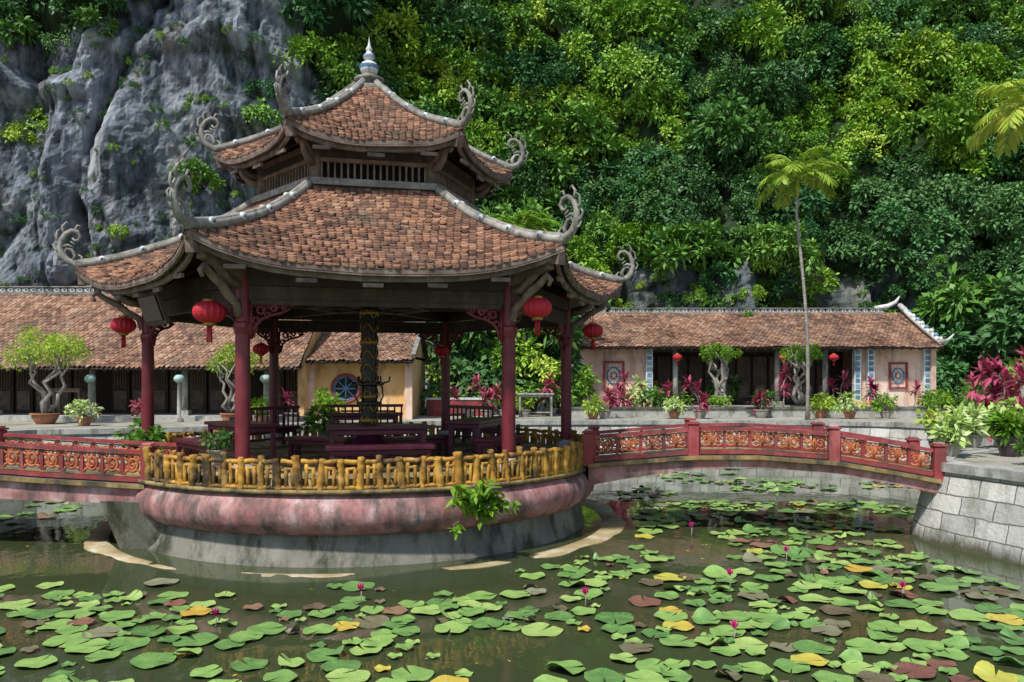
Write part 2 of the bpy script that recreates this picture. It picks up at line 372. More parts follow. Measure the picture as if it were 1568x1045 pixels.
while z<42:
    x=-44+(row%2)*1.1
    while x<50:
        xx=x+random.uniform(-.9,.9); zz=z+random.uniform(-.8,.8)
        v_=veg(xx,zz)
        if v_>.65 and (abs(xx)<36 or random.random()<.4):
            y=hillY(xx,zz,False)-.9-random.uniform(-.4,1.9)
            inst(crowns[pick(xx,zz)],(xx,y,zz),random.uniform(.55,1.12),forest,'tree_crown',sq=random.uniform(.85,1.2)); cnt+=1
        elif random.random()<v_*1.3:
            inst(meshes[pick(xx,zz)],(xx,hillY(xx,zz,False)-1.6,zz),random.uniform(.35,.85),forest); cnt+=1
        x+=2.2 if z<26 else 3.2
    z+=1.75 if z<26 else 2.8; row+=1
for i in range(360):
    xx=random.uniform(-32,34); zz=random.uniform(1.5,26)
    if veg(xx,zz)>.65: inst(meshes[pick(xx,zz)],(xx,hillY(xx,zz,False)-random.uniform(.6,2.6),zz),random.uniform(.3,.9),forest); cnt+=1
# cover hill surface that pokes between the crowns
x=-30.
while x<34:
    z=2.5
    while z<25:
        xx=x+random.uniform(-.4,.4); zz=z+random.uniform(-.4,.4)
        if veg(xx,zz)>.65 and hillY(xx,zz)<hillY(xx,zz,False)-2.1:
            inst(meshes[pick(xx,zz)],(xx,hillY(xx,zz)+.1,zz),random.uniform(.6,.95),forest); cnt+=1
        z+=1.2
    x+=1.25
for i in range(110):
    xx=random.uniform(4,26); zz=random.uniform(5.3,10.5); inst(meshes[pick(xx,zz)],(xx,hillY(xx,zz)-.1,zz),random.uniform(.14,.45),forest)
cliffveg=empty('cliff_shrubs',(-18,37,8))
for (cx,cz,s,k) in [(-15.1,12.4,.6,2),(-14.5,12.0,.5,0),(-22.3,14.6,.55,1),(-22.8,13.8,.5,6),(-24.5,10.5,.5,3),(-25.2,12.4,.6,2),(-12,15.3,.6,2),(-11.4,14,.7,0),(-12.2,16.8,.5,3),(-23.6,19,.9,2),(-17.5,9.3,.3,0),(-12.8,11,.4,3),(-10.9,11.6,.8,2),(-10.6,9.8,.8,3),(-25.7,16,.8,3),(-11.2,12.6,.6,6),(-26,17.8,.9,0),(-21,18.5,.6,7),(-19.3,19.2,.6,2)]:
    inst(meshes[k],(cx,hillY(cx,cz)-.2,cz),s,cliffveg)
for i in range(170):
    cx=random.uniform(-26,-11); cz=random.uniform(6,19.5)
    inst(meshes[random.choice([1,3,7])],(cx,hillY(cx,cz)+.1,cz),random.uniform(.1,.28),cliffveg)
# ------------------------------------------------------------------ pavilion
C=V((-2.9,16.17,0)); TH=13
pav=empty('pavilion',(-2.9,16.17,0))
def hp(r,a,z): a=math.radians(a); return V((C.x+r*math.sin(a),C.y-r*math.cos(a),z))
def hexS(k,a0,a1,zb,zt,lift,cext=0):
    a=math.radians(TH+60*k); nn=V((math.sin(a),-math.cos(a),0)); td=V((math.cos(a),math.sin(a),0)); T=math.tan(math.radians(30))
    def S(s,v):
        ap=a0+(a1-a0)*v; e=1+cext*abs(s)**4*max(0,1-v)**2
        p=C+nn*ap*e+td*(s*ap*T*e)
        z=zb+(zt-zb)*(.72*v+.28*v*abs(v))+lift*(.3*s*s+.7*abs(s)**4)*max(0,1-v)**1.6+.022*noise.noise(V((p.x*1.3,p.y*1.3,k)))
        return V((p.x,p.y,z))
    return S
def tiles(mb,S,rows,wf,tw,mat,lift=.035,jit=.006):
    for r in range(rows):
        v0=r/rows; v1=min(1,(r+1.4)/rows); n=max(3,int(wf(v0)/tw)); off=.5*(r%2)
        for i in range(n+1):
            s0=max(-1,-1+2*(i-off)/n); s1=min(1,-1+2*(i+1-off)/n)
            if s1-s0<.3/n: continue
            e=(s1-s0)*.05; s0+=e; s1-=e
            l=lift+random.uniform(-jit,jit*1.6); dv=random.uniform(-.15,.15)/rows
            if random.random()<.04: l+=.02
            z=V((0,0,l)); z2=V((0,0,.004)); dn=V((0,0,-.024)); q=(s1-s0)*.22; zz=V((0,0,random.gauss(0,.006)))
            tl=S(s0,v1)+z2;tr=S(s1,v1)+z2; bl=S(s0,v0+.12/rows+dv)+z+zz; br=S(s1,v0+.12/rows+dv)+z-zz
            m1=S(s0+q,v0-.18/rows+dv)+z+zz*.5; m2=S(s1-q,v0-.18/rows+dv)+z-zz*.5
            mb.add([tl,bl,m1,m2,br,tr,bl+dn,m1+dn,m2+dn,br+dn],[(0,1,2,3,4,5),(1,6,7,2),(2,7,8,3),(3,8,9,4)],mat,random.random())
def horn(mb,P,d,s,mat):
    def pl(L): return [P+d*(a*s)+V((0,0,b*s)) for a,b in L]
    def taper(L,r0,r1): return [r0+(r1-r0)*i/(len(L)-1) for i in range(len(L))]
    for L,r0,r1 in [([(-.25,.03),(0,.04),(.14,.1),(.24,.22),(.28,.38),(.26,.54),(.18,.68),(.06,.76),(-.06,.74),(-.12,.64),(-.08,.55),(0,.54),(.04,.6)],.085,.022),
                    ([(.02,.08),(-.02,.22),(.06,.34),(.16,.36),(.2,.28),(.14,.22)],.05,.02),
                    ([(.26,.4),(.12,.44),(.02,.38),(.0,.46),(.08,.52)],.04,.015),
                    ([(.27,.5),(.36,.6),(.34,.74),(.26,.8)],.035,.01),
                    ([(.2,.68),(.24,.84),(.16,.94),(.1,.9)],.035,.01),
                    ([(.26,.3),(.38,.34),(.42,.44),(.37,.5)],.035,.01),
                    ([(.22,.18),(.33,.2),(.38,.28)],.035,.01),([(-.1,.06),(-.16,.18),(-.08,.24)],.04,.012),
                    ([(.0,.75),(-.06,.88),(-.14,.86)],.03,.01)]:
        mb.tube(pl(L),[x*s for x in taper(L,r0,r1)],mat,7)
def pav_roof(name,a0,a1,zb,zt,lift,rows,tw,hs,rr):
    t=MB(); u=MB(); hr=MB()
    for k in range(6):
        S=hexS(k,a0,a1,zb,zt,lift,.035); T=math.tan(math.radians(30))
        tiles(t,S,rows,lambda v:2*(a0+(a1-a0)*v)*T,tw,mTile)
        NS,NV=16,7
        for off,mt in ((.0,mWoodW),(-.07,mWoodD)):
            vs=[S(-1+2*i/NS,j/NV)+V((0,0,off)) for j in range(NV+1) for i in range(NS+1)]
            fs=[(j*(NS+1)+i,j*(NS+1)+i+1,(j+1)*(NS+1)+i+1,(j+1)*(NS+1)+i) for j in range(NV) for i in range(NS)]
            u.add(vs,fs,mt,.3)
        for i in range(NS):
            p,q=S(-1+2*i/NS,.012),S(-1+2*(i+1)/NS,.012)
            u.beam(p-V((0,0,.06)),q-V((0,0,.06)),.05,.11,mWoodW)
            p,q=S(-1+2*i/NS,.055),S(-1+2*(i+1)/NS,.055)
            u.beam(p-V((0,0,.17)),q-V((0,0,.17)),.05,.15,mWoodW)
        nr=int(a0*T*2/.32)
        for i in range(nr):
            s=-1+2*(i+.5)/nr
            for v in (0.04,.3,.55): u.beam(S(s,v)-V((0,0,.12)),S(s,v+.27)-V((0,0,.12)),.06,.09,mWoodD)
            if i%3==1: u.box(S(s,.05)-V((0,0,.29)),(.3,.05,.06),mWoodW,math.radians(TH+60*k))
        pts=[S(1,v)+V((0,0,.06)) for v in np.linspace(0,1,15)]
        hr.tube(pts,[rr]*15,mRidge,8); hr.tube([p+V((0,0,rr*.8)) for p in pts],[rr*.55]*15,mRidge,8)
        d=(S(1,0)-S(1,.3)); d.z=0; d.normalize(); sd_=V((-d.y,d.x,0))
        for j in range(2,14,3): # small flat glazed medallions set in the ridge sides
            for sg in (-1,1):
                p=pts[j]+V((0,0,rr*.5))+sd_*sg*rr*.85
                hr.tube([p-sd_*sg*.03,p+sd_*sg*.025],[rr*.8,rr*.75],mWhite,10); hr.tube([p,p+sd_*sg*.032],[rr*.42,rr*.4],mBlue,8)
        horn(hr,S(1,0)+V((0,0,.06)),d,hs,mRidge)
        L=[S(1,v)-V((0,0,.2+ .22*v)) for v in np.linspace(.02,.42,6)]
        for a,b_ in zip(L,L[1:]): u.beam(a,b_,.14,.24,mWoodW,.4)
        e=S(1,.2)-V((0,0,.42)); pp=[e+d*(x_*a0*.09)+V((0,0,z_*a0*.09)) for x_,z_ in [(-1.2,-.9),(-.6,-.8),(0,-.35),(.5,.1),(.9,.15),(.8,-.2),(.5,-.2)]]
        u.tube(pp,[.07,.07,.07,.06,.05,.04,.03],mWoodW,8)
    t.build(name+'_tiles',pav); u.build(name+'_timber',pav); hr.build(name+'_hip_ridges',pav)
pav_roof('lower_roof',4.56,1.93,4.42,6.22,.45,32,.125,.86,.075)
pav_roof('upper_roof',2.5,.2,6.92,8.72,.27,28,.115,.8,.062)
f=MB()
for k in range(6): f.beam(hp(2.22,TH+30+60*k,6.29),hp(2.22,TH+90+60*k,6.29),.16,.12,mRidge)
f.build('roof_collar',pav)
f=MB(); f.lathe((C.x,C.y,8.68),[(.34,-.08),(.36,.0),(.22,.05),(.2,.12),(.3,.14),(.3,.2),(.16,.24),(.13,.3)],mRidge,20)
f.lathe((C.x,C.y,8.98),[(.1,-.02),(.16,.03),(.19,.12),(.15,.22),(.08,.26),(.07,.29)],mWhite,20)
f.lathe((C.x,C.y,9.0),[(.165,.05),(.198,.1),(.195,.15)],mBlue,20)
f.lathe((C.x,C.y,9.26),[(.07,0),(.12,.05),(.12,.1),(.06,.15),(.05,.2),(.075,.23),(.03,.3),(.012,.42),(0,.5)],mWhite,16)
f.lathe((C.x,C.y,9.26),[(.123,.05),(.128,.075),(.123,.1)],mBlue,16)
f.build('gourd_finial',pav)
d_=MB()
for k in range(6):
    A,B=hp(2.08,TH-30+60*k,0),hp(2.08,TH+30+60*k,0)
    d_.tube([A+V((0,0,6.1)),A+V((0,0,7.35))],.1,mWoodW,10)
    ln=(B-A).length; dr=(B-A)/ln; up=lambda z:V((0,0,z))
    for z,hh,ww,mt in [(6.32,.08,.12,mWoodW),(6.71,.07,.1,mWoodW),(6.82,.14,.06,mWoodD),(6.95,.1,.12,mWoodW),(7.2,.2,.1,mWoodD)]: d_.beam(A+up(z),B+up(z),ww,hh,mt)
    nb=17
    for i in range(nb):
        p=A+dr*ln*(i+1)/(nb+1); d_.box(p+up(6.52),(.035,.035,.32),mWoodW,math.radians(TH+60*k),r=.9)
    for i in range(5):
        p=A+dr*ln*(i+.5)/5
        d_.tube([p+up(6.84)+dr*.12*math.cos(t)+up(.045*math.sin(t)) for t in np.linspace(0,6.28,10)],.016,mWoodW,5)
    A2,B2=hp(1.75,TH-30+60*k,6.2),hp(1.75,TH+30+60*k,6.2)
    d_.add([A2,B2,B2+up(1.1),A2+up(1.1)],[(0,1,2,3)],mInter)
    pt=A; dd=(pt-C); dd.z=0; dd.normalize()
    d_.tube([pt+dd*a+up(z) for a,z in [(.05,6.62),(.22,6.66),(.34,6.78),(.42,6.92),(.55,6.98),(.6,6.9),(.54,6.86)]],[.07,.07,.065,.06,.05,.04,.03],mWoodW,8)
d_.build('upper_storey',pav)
c_=MB(); bm=MB()
FL=1.3; CR=4.17
def scroll(mb,P,dr,s,mat):
    def pl(L): return [P+dr*(a*s)+V((0,0,b*s)) for a,b in L]
    mb.tube(pl([(.05,-.75),(.1,-.5),(.22,-.35),(.42,-.25),(.65,-.2),(.85,-.08)]),[.022*s+.012]*6,mat,6)
    for cx,cz,rr in [(.22,-.15,.11),(.5,-.1,.08),(.12,-.38,.09),(.72,-.07,.06),(.36,-.24,.07),(.4,-.05,.05),(.08,-.56,.05)]:
        mb.tube(pl([(cx+rr*math.cos(t)*(1-t*.07),cz+rr*math.sin(t)*(1-t*.07)) for t in np.linspace(0,7.5,12)]),.022,mat,5)
    mb.tube(pl([(.0,0),(.0,-.8)]),.03,mat,6); mb.tube(pl([(0,0),(.95,0)]),.03,mat,6)
for k in range(6):
    A,B=hp(CR,TH-30+60*k,0),hp(CR,TH+30+60*k,0)
    c_.lathe((A.x,A.y,FL),[(.2,0),(.21,.08),(.17,.16),(.115,.2)],mStoneP,20)
    c_.lathe((A.x,A.y,FL+.18),[(.112,0),(.115,1),(.108,2),(.1,3.15)],mRedW,20)
    c_.lathe((A.x,A.y,3.45),[(.1,0),(.13,.05),(.15,.14),(.145,.2),(.105,.24)],mRedW,6,sm=False)
    ln=(B-A).length; dr=(B-A)/ln; up=lambda z:V((0,0,z))
    bm.beam(A+up(4.36),B+up(4.36),.16,.24,mWoodD); bm.beam(A+up(4.12),B+up(4.12),.07,.2,mWoodD)
    bm.beam(A+dr*.12+up(3.98),B-dr*.12+up(3.98),.1,.07,mWoodD)
    bm.beam(A*.86+C*.14+up(4.62),B*.86+C*.14+up(4.62),.14,.2,mWoodD)
    bm.beam(A*.62+C*.38+up(5.05),B*.62+C*.38+up(5.05),.14,.2,mWoodD)
    bm.beam(A*.1+C*.9+up(4.3),A+up(4.36),.14,.22,mWoodD)
    for i in range(13):
        p=A+dr*(ln*(i+.5)/13); bm.tube([p+dr*.11*math.cos(t)+up(4.12+.07*math.sin(t))-V((0,0,0)) for t in np.linspace(0,6.28,10)],.028,mWoodW,5)
    scroll(bm,A+dr*.12+up(3.95),dr,.68,mRedW); scroll(bm,B-dr*.12+up(3.95),-dr,.68,mRedW)
    dd=(A-C).normalized()
    bm.beam(A+up(4.42),A+dd*.95+up(4.62),.14,.22,mWoodW)
    bm.tube([A+dd*a+up(z) for a,z in [(.1,3.75),(.16,3.95),(.35,4.05),(.52,4.2),(.72,4.3),(.9,4.42),(.98,4.34),(.92,4.26)]],[.06,.065,.07,.07,.06,.05,.04,.03],mWoodW,8)
    q=hp(1.2,TH-30+60*k,0); q2=hp(1.2,TH+30+60*k,0); bm.beam(q+up(4.3),q2+up(4.3),.14,.2,mWoodD)
    bm.beam(q+up(4.3),hp(1.9,TH-30+60*k,6.2),.14,.14,mWoodD)
c_.build('columns',pav); bm.build('beams_and_brackets',pav)
cb=MB(); cb.face([hp(2.1,TH-30+60*k,6.1) for k in range(6)],mWoodD); cb.build('ceiling',pav)
p_=MB()
p_.lathe((C.x,C.y,0),[(4.42,-.7),(4.36,0),(4.3,.12),(4.24,.47)],mConc,96,wob=.006)
p_.lathe((C.x,C.y,0),[(4.24,.47),(4.33,.47),(4.44,.54),(4.53,.66),(4.56,.8),(4.53,.93),(4.45,1.04),(4.36,1.1)],mPink,96,wob=.007,r=.5)
p_.lathe((C.x,C.y,0),[(4.36,1.1),(4.5,1.1),(4.5,1.16),(4.3,1.16),(4.3,FL),(0,FL)],mOchre,96)
p_.build('platform',pav)
lg=MB(); N=300
prof=[(4.3,-.12),(4.66,-.06),(4.76,.01),(4.93,.008),(5.08,-.1)]
vs=[];fs=[]
for i in range(N):
    t=2*math.pi*i/N
    for j,(r,z) in enumerate(prof):
        q=noise.fractal(V((math.cos(t)*4,math.sin(t)*4,j*.12)),1,2,5)
        side=max(0,abs(math.cos(t))-.55)/.45; rr=r+.1*q*(j>1)+(side*.2 if j>2 else 0)
        vs.append((C.x+rr*math.cos(t),C.y+rr*math.sin(t),z+.045*q+.025*side-.004*(1-side)))
for i in range(N):
    for j in range(4): a=i*5+j;b_=((i+1)%N)*5+j; fs.append((a,b_,b_+1,a+1))
lg.add(vs,fs,mLedge,.5,True); lg.build('footing_ledge',pav)
rl=MB(); RR=4.42
def rail_arc(a0,a1):
    n=int(abs(a1-a0)/360*2*math.pi*RR/.3)
    P=lambda a,r,z:V((C.x+r*math.cos(math.radians(a)),C.y+r*math.sin(math.radians(a)),z))
    st=(a1-a0)/n
    for i in range(n+1):
        a=a0+st*i; j=random.uniform(-.9,.5); zt_=1.66+random.uniform(-.06,.04)
        b0=P(a+random.uniform(-.2,.2),RR,1.14); b1=P(a+j,RR+random.uniform(-.03,.04),zt_); r=random.random(); R0=random.uniform(.048,.07)
        pts=[];rad=[]
        for q in np.linspace(0,1,13):
            pts.append(b0.lerp(b1,q)+V((random.gauss(0,.004),random.gauss(0,.004),0))); rad.append(R0*(1.08-.16*q)+.007*(abs((q*3)%1-.02)<.1)+.006*math.sin(q*9+i))
        rl.tube(pts,rad,mYel,9,r)
        rl.lathe(b1,[(R0*.9,0),(R0*.6,.012),(0,.014)],mYel,9,r)
        if i<n:
            for g in (.32,.68):
                z1=1.5+random.uniform(-.04,.06)
                q0=P(a+st*g,RR,1.15);q1=P(a+st*(g+random.uniform(-.06,.06)),RR,z1); rl.tube([q0,q0.lerp(q1,.5),q1],[.032,.028,.036],mYel,7)
            rl.tube([P(a+st*g,RR+.004,1.575+random.uniform(-.012,.012)) for g in np.linspace(.08,.92,5)],.038,mYel,7)
            rl.tube([P(a+st*g,RR+.004,1.47+random.uniform(-.01,.01)) for g in np.linspace(.25,.75,4)],.028,mYel,7)
            rl.tube([P(a+st*g,RR+.004,1.19) for g in np.linspace(.08,.92,5)],.032,mYel,7)
rail_arc(-132,-19); rail_arc(4,196)
rl.build('bamboo_style_railing',pav)
cc=MB(); cc.lathe((C.x,C.y,FL),[(.5,0),(.5,.1),(.42,.14),(.36,.3),(.3,.34),(.2,.4),(.17,.5)],mMar,20)
cc.lathe((C.x,C.y,FL+.4),[(.165,0),(.165,2.6)],mBlack,24)
for j in range(9):
    z0=FL+.6+j*.27
    for ph in (0,2.1,4.2):
        cc.tube([(C.x+.175*math.cos(ph+t*.55),C.y+.175*math.sin(ph+t*.55),z0+.1*math.sin(t*2)+t*.03) for t in np.linspace(0,3.4,9)],.016,mGold,5)
for z in (.62,1.1,2.2,2.8): cc.lathe((C.x,C.y,FL+z),[(.17,0),(.19,.02),(.19,.06),(.17,.08)],mGold,20)
cc.lathe((C.x,C.y,FL+.95),[(.17,0),(.26,.03),(.26,.08),(.17,.1)],mBlack,8,sm=False)
cc.lathe((C.x,C.y,FL+1.35),[(.17,0),(.3,.03),(.3,.08),(.17,.1)],mBlack,8,sm=False)
for a in range(0,360,60):
    dx=V((math.cos(math.radians(a+13)),math.sin(math.radians(a+13)),0)); o=V((C.x,C.y,FL))
    cc.tube([o+dx*.2+V((0,0,.98)),o+dx*.28+V((0,0,1.15)),o+dx*.25+V((0,0,1.38))],.018,mBlack,5)
    cc.tube([o+dx*.25+V((0,0,1.4)),o+dx*.4+V((0,0,1.45)),o+dx*.42+V((0,0,1.55))],.018,mBlack,5)
cc.tube([(C.x-.55,C.y-.1,FL+.85),(C.x+.55,C.y-.1,FL+.85)],.022,mBlack,6)
cc.build('centre_column',pav)
pq=MB()
for (w_,h_,m_,o_) in ((.95,.55,mWoodD,0),(.8,.42,mBlack,-.03)):
    a=math.radians(-47); nn=V((math.sin(a),-math.cos(a),0)); td=V((math.cos(a),math.sin(a),0)); cP=hp(4.15,-50,3.98)+nn*(-o_)
    upv=(V((0,0,1))+nn*.35).normalized(); th=nn*.03
    vs=[cP+td*(sx*w_/2)+upv*(sz*h_/2)+th*sd for sd in (-1,1) for sx,sz in ((-1,-1),(1,-1),(1,1),(-1,1))]
    pq.add(vs,[(0,1,2,3),(7,6,5,4),(0,4,5,1),(1,5,6,2),(2,6,7,3),(3,7,4,0)],m_)
pq.build('name_board',pav)
def table(name,x,y,rz,L,W_,H,mat=mMar,thick=.06,back=False,z=FL):
    m=MB(); ca,sa=math.cos(rz),math.sin(rz); tr=lambda a,b:(x+a*ca-b*sa,y+a*sa+b*ca)
    bx=lambda a,b,zz,sz,mt=mat: m.box((*tr(a,b),z+zz),sz,mt,rz)
    bx(0,0,H-thick/2,(L,W_,thick)); bx(0,0,H-thick-.045,(L-.12,W_-.1,.08))
    for a in (-1,1):
        for b in (-1,1): bx(a*(L/2-.1),b*(W_/2-.08),(H-thick)/2,(.075,.075,H-thick-.004))
    bx(0,0,.16,(L-.2,.05,.05)); 
    if back:
        bx(0,W_/2-.03,H+.42,(L,.05,.07))
        for i in range(int(L/.16)+1): bx(-L/2+.04+i*(L-.08)/int(L/.16),W_/2-.03,H+.2,(.04,.03,.4))
        for a in (-1,1): bx(a*(L/2-.03),0,H+.22,(.05,W_,.05)); bx(a*(L/2-.03),-W_/2+.03,H+.11,(.05,.05,.22))
    return m.build(name,bevel=.008)
R_=math.radians
for a,r,L,H,W_,bk,nm in [(13,2.75,1.7,.72,.75,0,'wooden_table'),(13,3.55,1.7,.44,.4,0,'wooden_bench'),(-47,2.7,1.6,.72,.7,0,'wooden_table'),(-47,3.45,1.5,.44,.38,0,'wooden_bench'),(73,2.3,1.5,.72,.7,0,'wooden_table'),(60,3.1,1.2,.44,.4,0,'wooden_bench'),(133,2.9,1.6,.44,.5,1,'wooden_settee'),(193,3.1,1.9,.44,.5,1,'wooden_settee'),(-107+360-12,2.9,1.6,.44,.5,1,'wooden_settee'),(193,2.1,1.6,.72,.7,0,'wooden_table'),(-20,1.75,1.3,.44,.38,0,'wooden_bench'),(40,1.8,1.3,.44,.38,0,'wooden_bench')]:
    p=hp(r,a,0); table(nm,p.x,p.y,R_(a),L,W_,H,back=bool(bk))
def lantern(x,y,z,s,top):
    m=MB(); prof=[]
    for i in range(13):
        t=math.pi*i/12; prof.append((.05+.17*math.sin(t),-.15*math.cos(t)))
    vs=[];n=32
    for r,zz in prof:
        for k in range(n):
            t=2*math.pi*k/n; q=r*(1+.035*(1 if k%2 else -1)); vs.append((x+q*s*math.cos(t),y+q*s*math.sin(t),z+zz*s))
    fs=[(i*n+k,i*n+(k+1)%n,(i+1)*n+(k+1)%n,(i+1)*n+k) for i in range(12) for k in range(n)]
    m.add(vs,fs,mLant)
    for zz in (-.19,.13): m.lathe((x,y,z+zz*s),[(0,0),(.085*s,0),(.085*s,.05*s),(0,.05*s)],mGold,16)
    for k in range(10):
        t=k*.628; m.tube([(x+.03*s*math.cos(t),y+.03*s*math.sin(t),z-.18*s),(x+.035*s*math.cos(t),y+.035*s*math.sin(t),z-.42*s)],.008*s,mLant,4)
    m.tube([(x,y,z+.17*s),(x,y,top)],.008,mBlack,5)
    m.build('red_lantern')
for a,r,z,s in [(-23,4.38,3.82,1.1),(-77,4.6,3.82,1.0),(45,4.68,3.95,1.05),(95,4.6,3.8,.95),(163,3.9,3.5,.85),(-130,3.9,3.5,.85)]:
    p=hp(r,a,0); lantern(p.x,p.y,z,s,4.45)
# ------------------------------------------------------------------ bridges
def bridge(name,n0,n1,width,tab,postt,H,cell,fret):
    e=empty(name,(n0[0],n0[1],0)); n0=V((*n0,0));n1=V((*n1,0)); D=n1-n0; L=D.length; dr=D/L; pr=V((-dr.y,dr.x,0))
    if pr.y<0: pr=-pr
    top=lambda t:lerpt(t,[(a,b) for a,b,c in tab]); sof=lambda t:lerpt(t,[(a,c) for a,b,c in tab])
    P=lambda t,o,z:n0+dr*(L*t)+pr*o+V((0,0,z))
    dk=MB(); N=40
    for i in range(N):
        t0,t1=i/N,(i+1)/N
        def sec(t): 
            z=top(t)-H
            return [P(t,-.14,z-.04),P(t,-.14,z-.11),P(t,-.05,z-.13),P(t,-.05,sof(t)),P(t,width+.05,sof(t)),P(t,width+.05,z-.13),P(t,width+.14,z-.11),P(t,width+.14,z-.04),P(t,.1,z-.02),P(t,width-.1,z-.02)]
        a,b_=sec(t0),sec(t1)
        for (p,q,mt) in ((0,1,mOchre),(1,2,mOchre),(2,3,mPink),(3,4,mPink),(4,5,mPink),(5,6,mOchre),(6,7,mOchre),(7,0,mConc)):
            dk.add([a[p],a[q],b_[q],b_[p]],[(0,1,2,3)],mt,.5,True)
    dk.build('deck_and_beam',e)
    ps=MB(); rb=MB(); fr=MB()
    for o in (0,width):
        for t in postt:
            z=top(t); c=P(t,o,0); rz=math.atan2(dr.y,dr.x)
            ps.box((c.x,c.y,z-H/2-.05+.03),(.19,.2,H+.14),mBrRed,rz); ps.box((c.x,c.y,z+.075),(.23,.24,.035),mBrRed,rz); ps.box((c.x,c.y,z+.11),(.15,.16,.035),mPink,rz)
        for ta,tb in zip(postt,postt[1:]):
            l=(tb-ta)*L-.2; nc=max(1,round(l/cell)); 
            for i in range(nc):
                u0=ta+(.1+l*i/nc)/L; u1=ta+(.1+l*(i+1)/nc)/L
                za,zb=top(u0),top(u1)
                rb.beam(P(u0,o,za-.03),P(u1,o,zb-.03),.11,.06,mBrRed,.6); rb.beam(P(u0,o,za-H+.02),P(u1,o,zb-H+.02),.1,.07,mBrRed,.3)
                rb.beam(P(u0,o,za-.085),P(u1,o,zb-.085),.05,.02,mOchre); rb.beam(P(u0,o,za-H+.075),P(u1,o,zb-H+.075),.05,.02,mOchre)
                rb.beam(P(u0,o,za-H+.05),P(u0,o,za-.06),.05,.04,mBrRed)
                um=(u0+u1)/2; zm=(za+zb)/2-H/2; hw=(u1-u0)*L/2-.03; hh=H/2-.1
                ff=lambda L_: [P(um+a*hw/L,o,zm+b_*hh) for a,b_ in L_]
                if fret==0:
                    fr.tube(ff([(.62*math.cos(t),.72*math.sin(t)) for t in np.linspace(0,6.28,15)]),.022,mOrange,6)
                    fr.tube(ff([(.1*t*math.cos(t*1.5),.12*t*math.sin(t*1.5)) for t in np.linspace(.3,5.2,12)]),.02,mOrange,5)
                    for sx in (-1,1):
                        for sz in (-1,1): fr.tube(ff([(sx*.5,sz*.55),(sx*.8,sz*.62),(sx*.95,sz*.95)]),.022,mOrange,5)
                else:
                    for sx in (-1,1):
                        fr.tube(ff([(sx*(.5+.36*math.cos(t)*(1-t*.08)),.1+.6*math.sin(t)*(1-t*.08)) for t in np.linspace(0,8,15)]),.018,mOrange,5)
                        fr.tube(ff([(0,-.9),(sx*.3,-.55),(sx*.6,-.8),(sx*.98,-.5)]),.018,mOrange,5)
                        fr.tube(ff([(0,.9),(sx*.12,.1),(sx*.05,-.9)]),.018,mOrange,5)
                        fr.tube(ff([(sx*.98,.5),(sx*.8,.9),(sx*.4,.75)]),.018,mOrange,5)
    ps.build('posts',e,bevel=.01); rb.build('rails',e); fr.build('fretwork_panels',e)
bridge('arched_bridge',(1.42,14.75),(7.35,13.72),1.35,[(0,1.74,.83),(.12,1.81,.98),(.315,1.92,1.17),(.5,1.94,1.22),(.72,1.86,1.14),(.86,1.73,1.0),(1,1.58,.82)],[0,.315,.715,1.0],.46,.42,1)
bridge('arched_bridge',(-5.95,13.05),(-15.2,13.9),1.4,[(0,1.62,.76),(.2,1.7,.78),(.36,1.79,.84),(.6,1.85,1.0),(1,1.6,.8)],[0,.4,.7,1.0],.5,.36,0)
pr_=MB(); pr_.add([(-6.75,13.05,.8),(-5.6,12.75,.8),(-5.2,14.6,.8),(-6.75,14.7,.8),(-6.35,13.2,-.4),(-5.5,13.1,-.4),(-5.1,14.6,-.4),(-6.4,14.6,-.4)],[(0,1,2,3),(0,4,5,1),(1,5,6,2),(2,6,7,3),(3,7,4,0)],mConc); pr_.build('bridge_pier')
# ------------------------------------------------------------------ buildings
def planeS(x0,x1,y0,y1,z0,z1,sag=.12):
    def S(s,v): 
        return V((x0+(x1-x0)*(s+1)/2,y0+(y1-y0)*v,z0+(z1-z0)*v-sag*math.sin(math.pi*min(1,max(0,v)))+.06*noise.noise(V((s*5,v*2,x0)))))
    return S
def roof2(e,x0,x1,ye,yr,yb,ze,zr,name='roof',tw=.19,rows=24,mat=None):
    t=MB(); S=planeS(x0,x1,ye,yr,ze,zr); tiles(t,S,rows,lambda v:x1-x0,tw,mat or mTileB,lift=.04,jit=.012)
    S2=planeS(x0,x1,yb,yr,ze,zr); tiles(t,S2,8,lambda v:x1-x0,.5,mat or mTileB,lift=.04)
    for SS in (S,S2):
        NV=6; vs=[SS(s,j/NV)-V((0,0,.06)) for j in range(NV+1) for s in (-1,1)]
        t.add(vs,[(2*j,2*j+1,2*j+3,2*j+2) for j in range(NV)],mWoodD)
    nr=int((x1-x0)/.4)
    for i in range(nr): 
        xx=x0+(i+.5)*(x1-x0)/nr; t.beam((xx,ye+.03,ze-.11),(xx,ye+(yr-ye)*.4,ze-.12+(zr-ze)*.4-.1),.07,.08,mWoodD)
    t.beam((x0,ye+.05,ze-.06),(x1,ye+.05,ze-.06),.03,.07,mWoodD)
    t.build(name,e)
def ridge(e,x0,x1,y,z,hh,step=.34):
    r=MB(); r.beam((x0,y,z+.05),(x1,y,z+.05),.26,.12,mRidge); n=int((x1-x0)/step)
    r.beam((x0,y,z+hh),(x1,y,z+hh),.22,.04,mRidge)
    for i in range(n):
        xx=x0+(i+.5)*(x1-x0)/n
        r.box((xx-step/2+.02,y,z+hh/2+.05),(.05,.14,hh-.1),mRidge)
        r.tube([(xx+.09*math.cos(t),y-.05,z+hh*.56+.06*math.sin(t)) for t in np.linspace(0,6.28,9)],.028,mWhite,5)
        r.box((xx,y+.01,z+hh*.56),(step*.6,.04,hh*.5),mBlue)
    r.build('ridge_band',e)
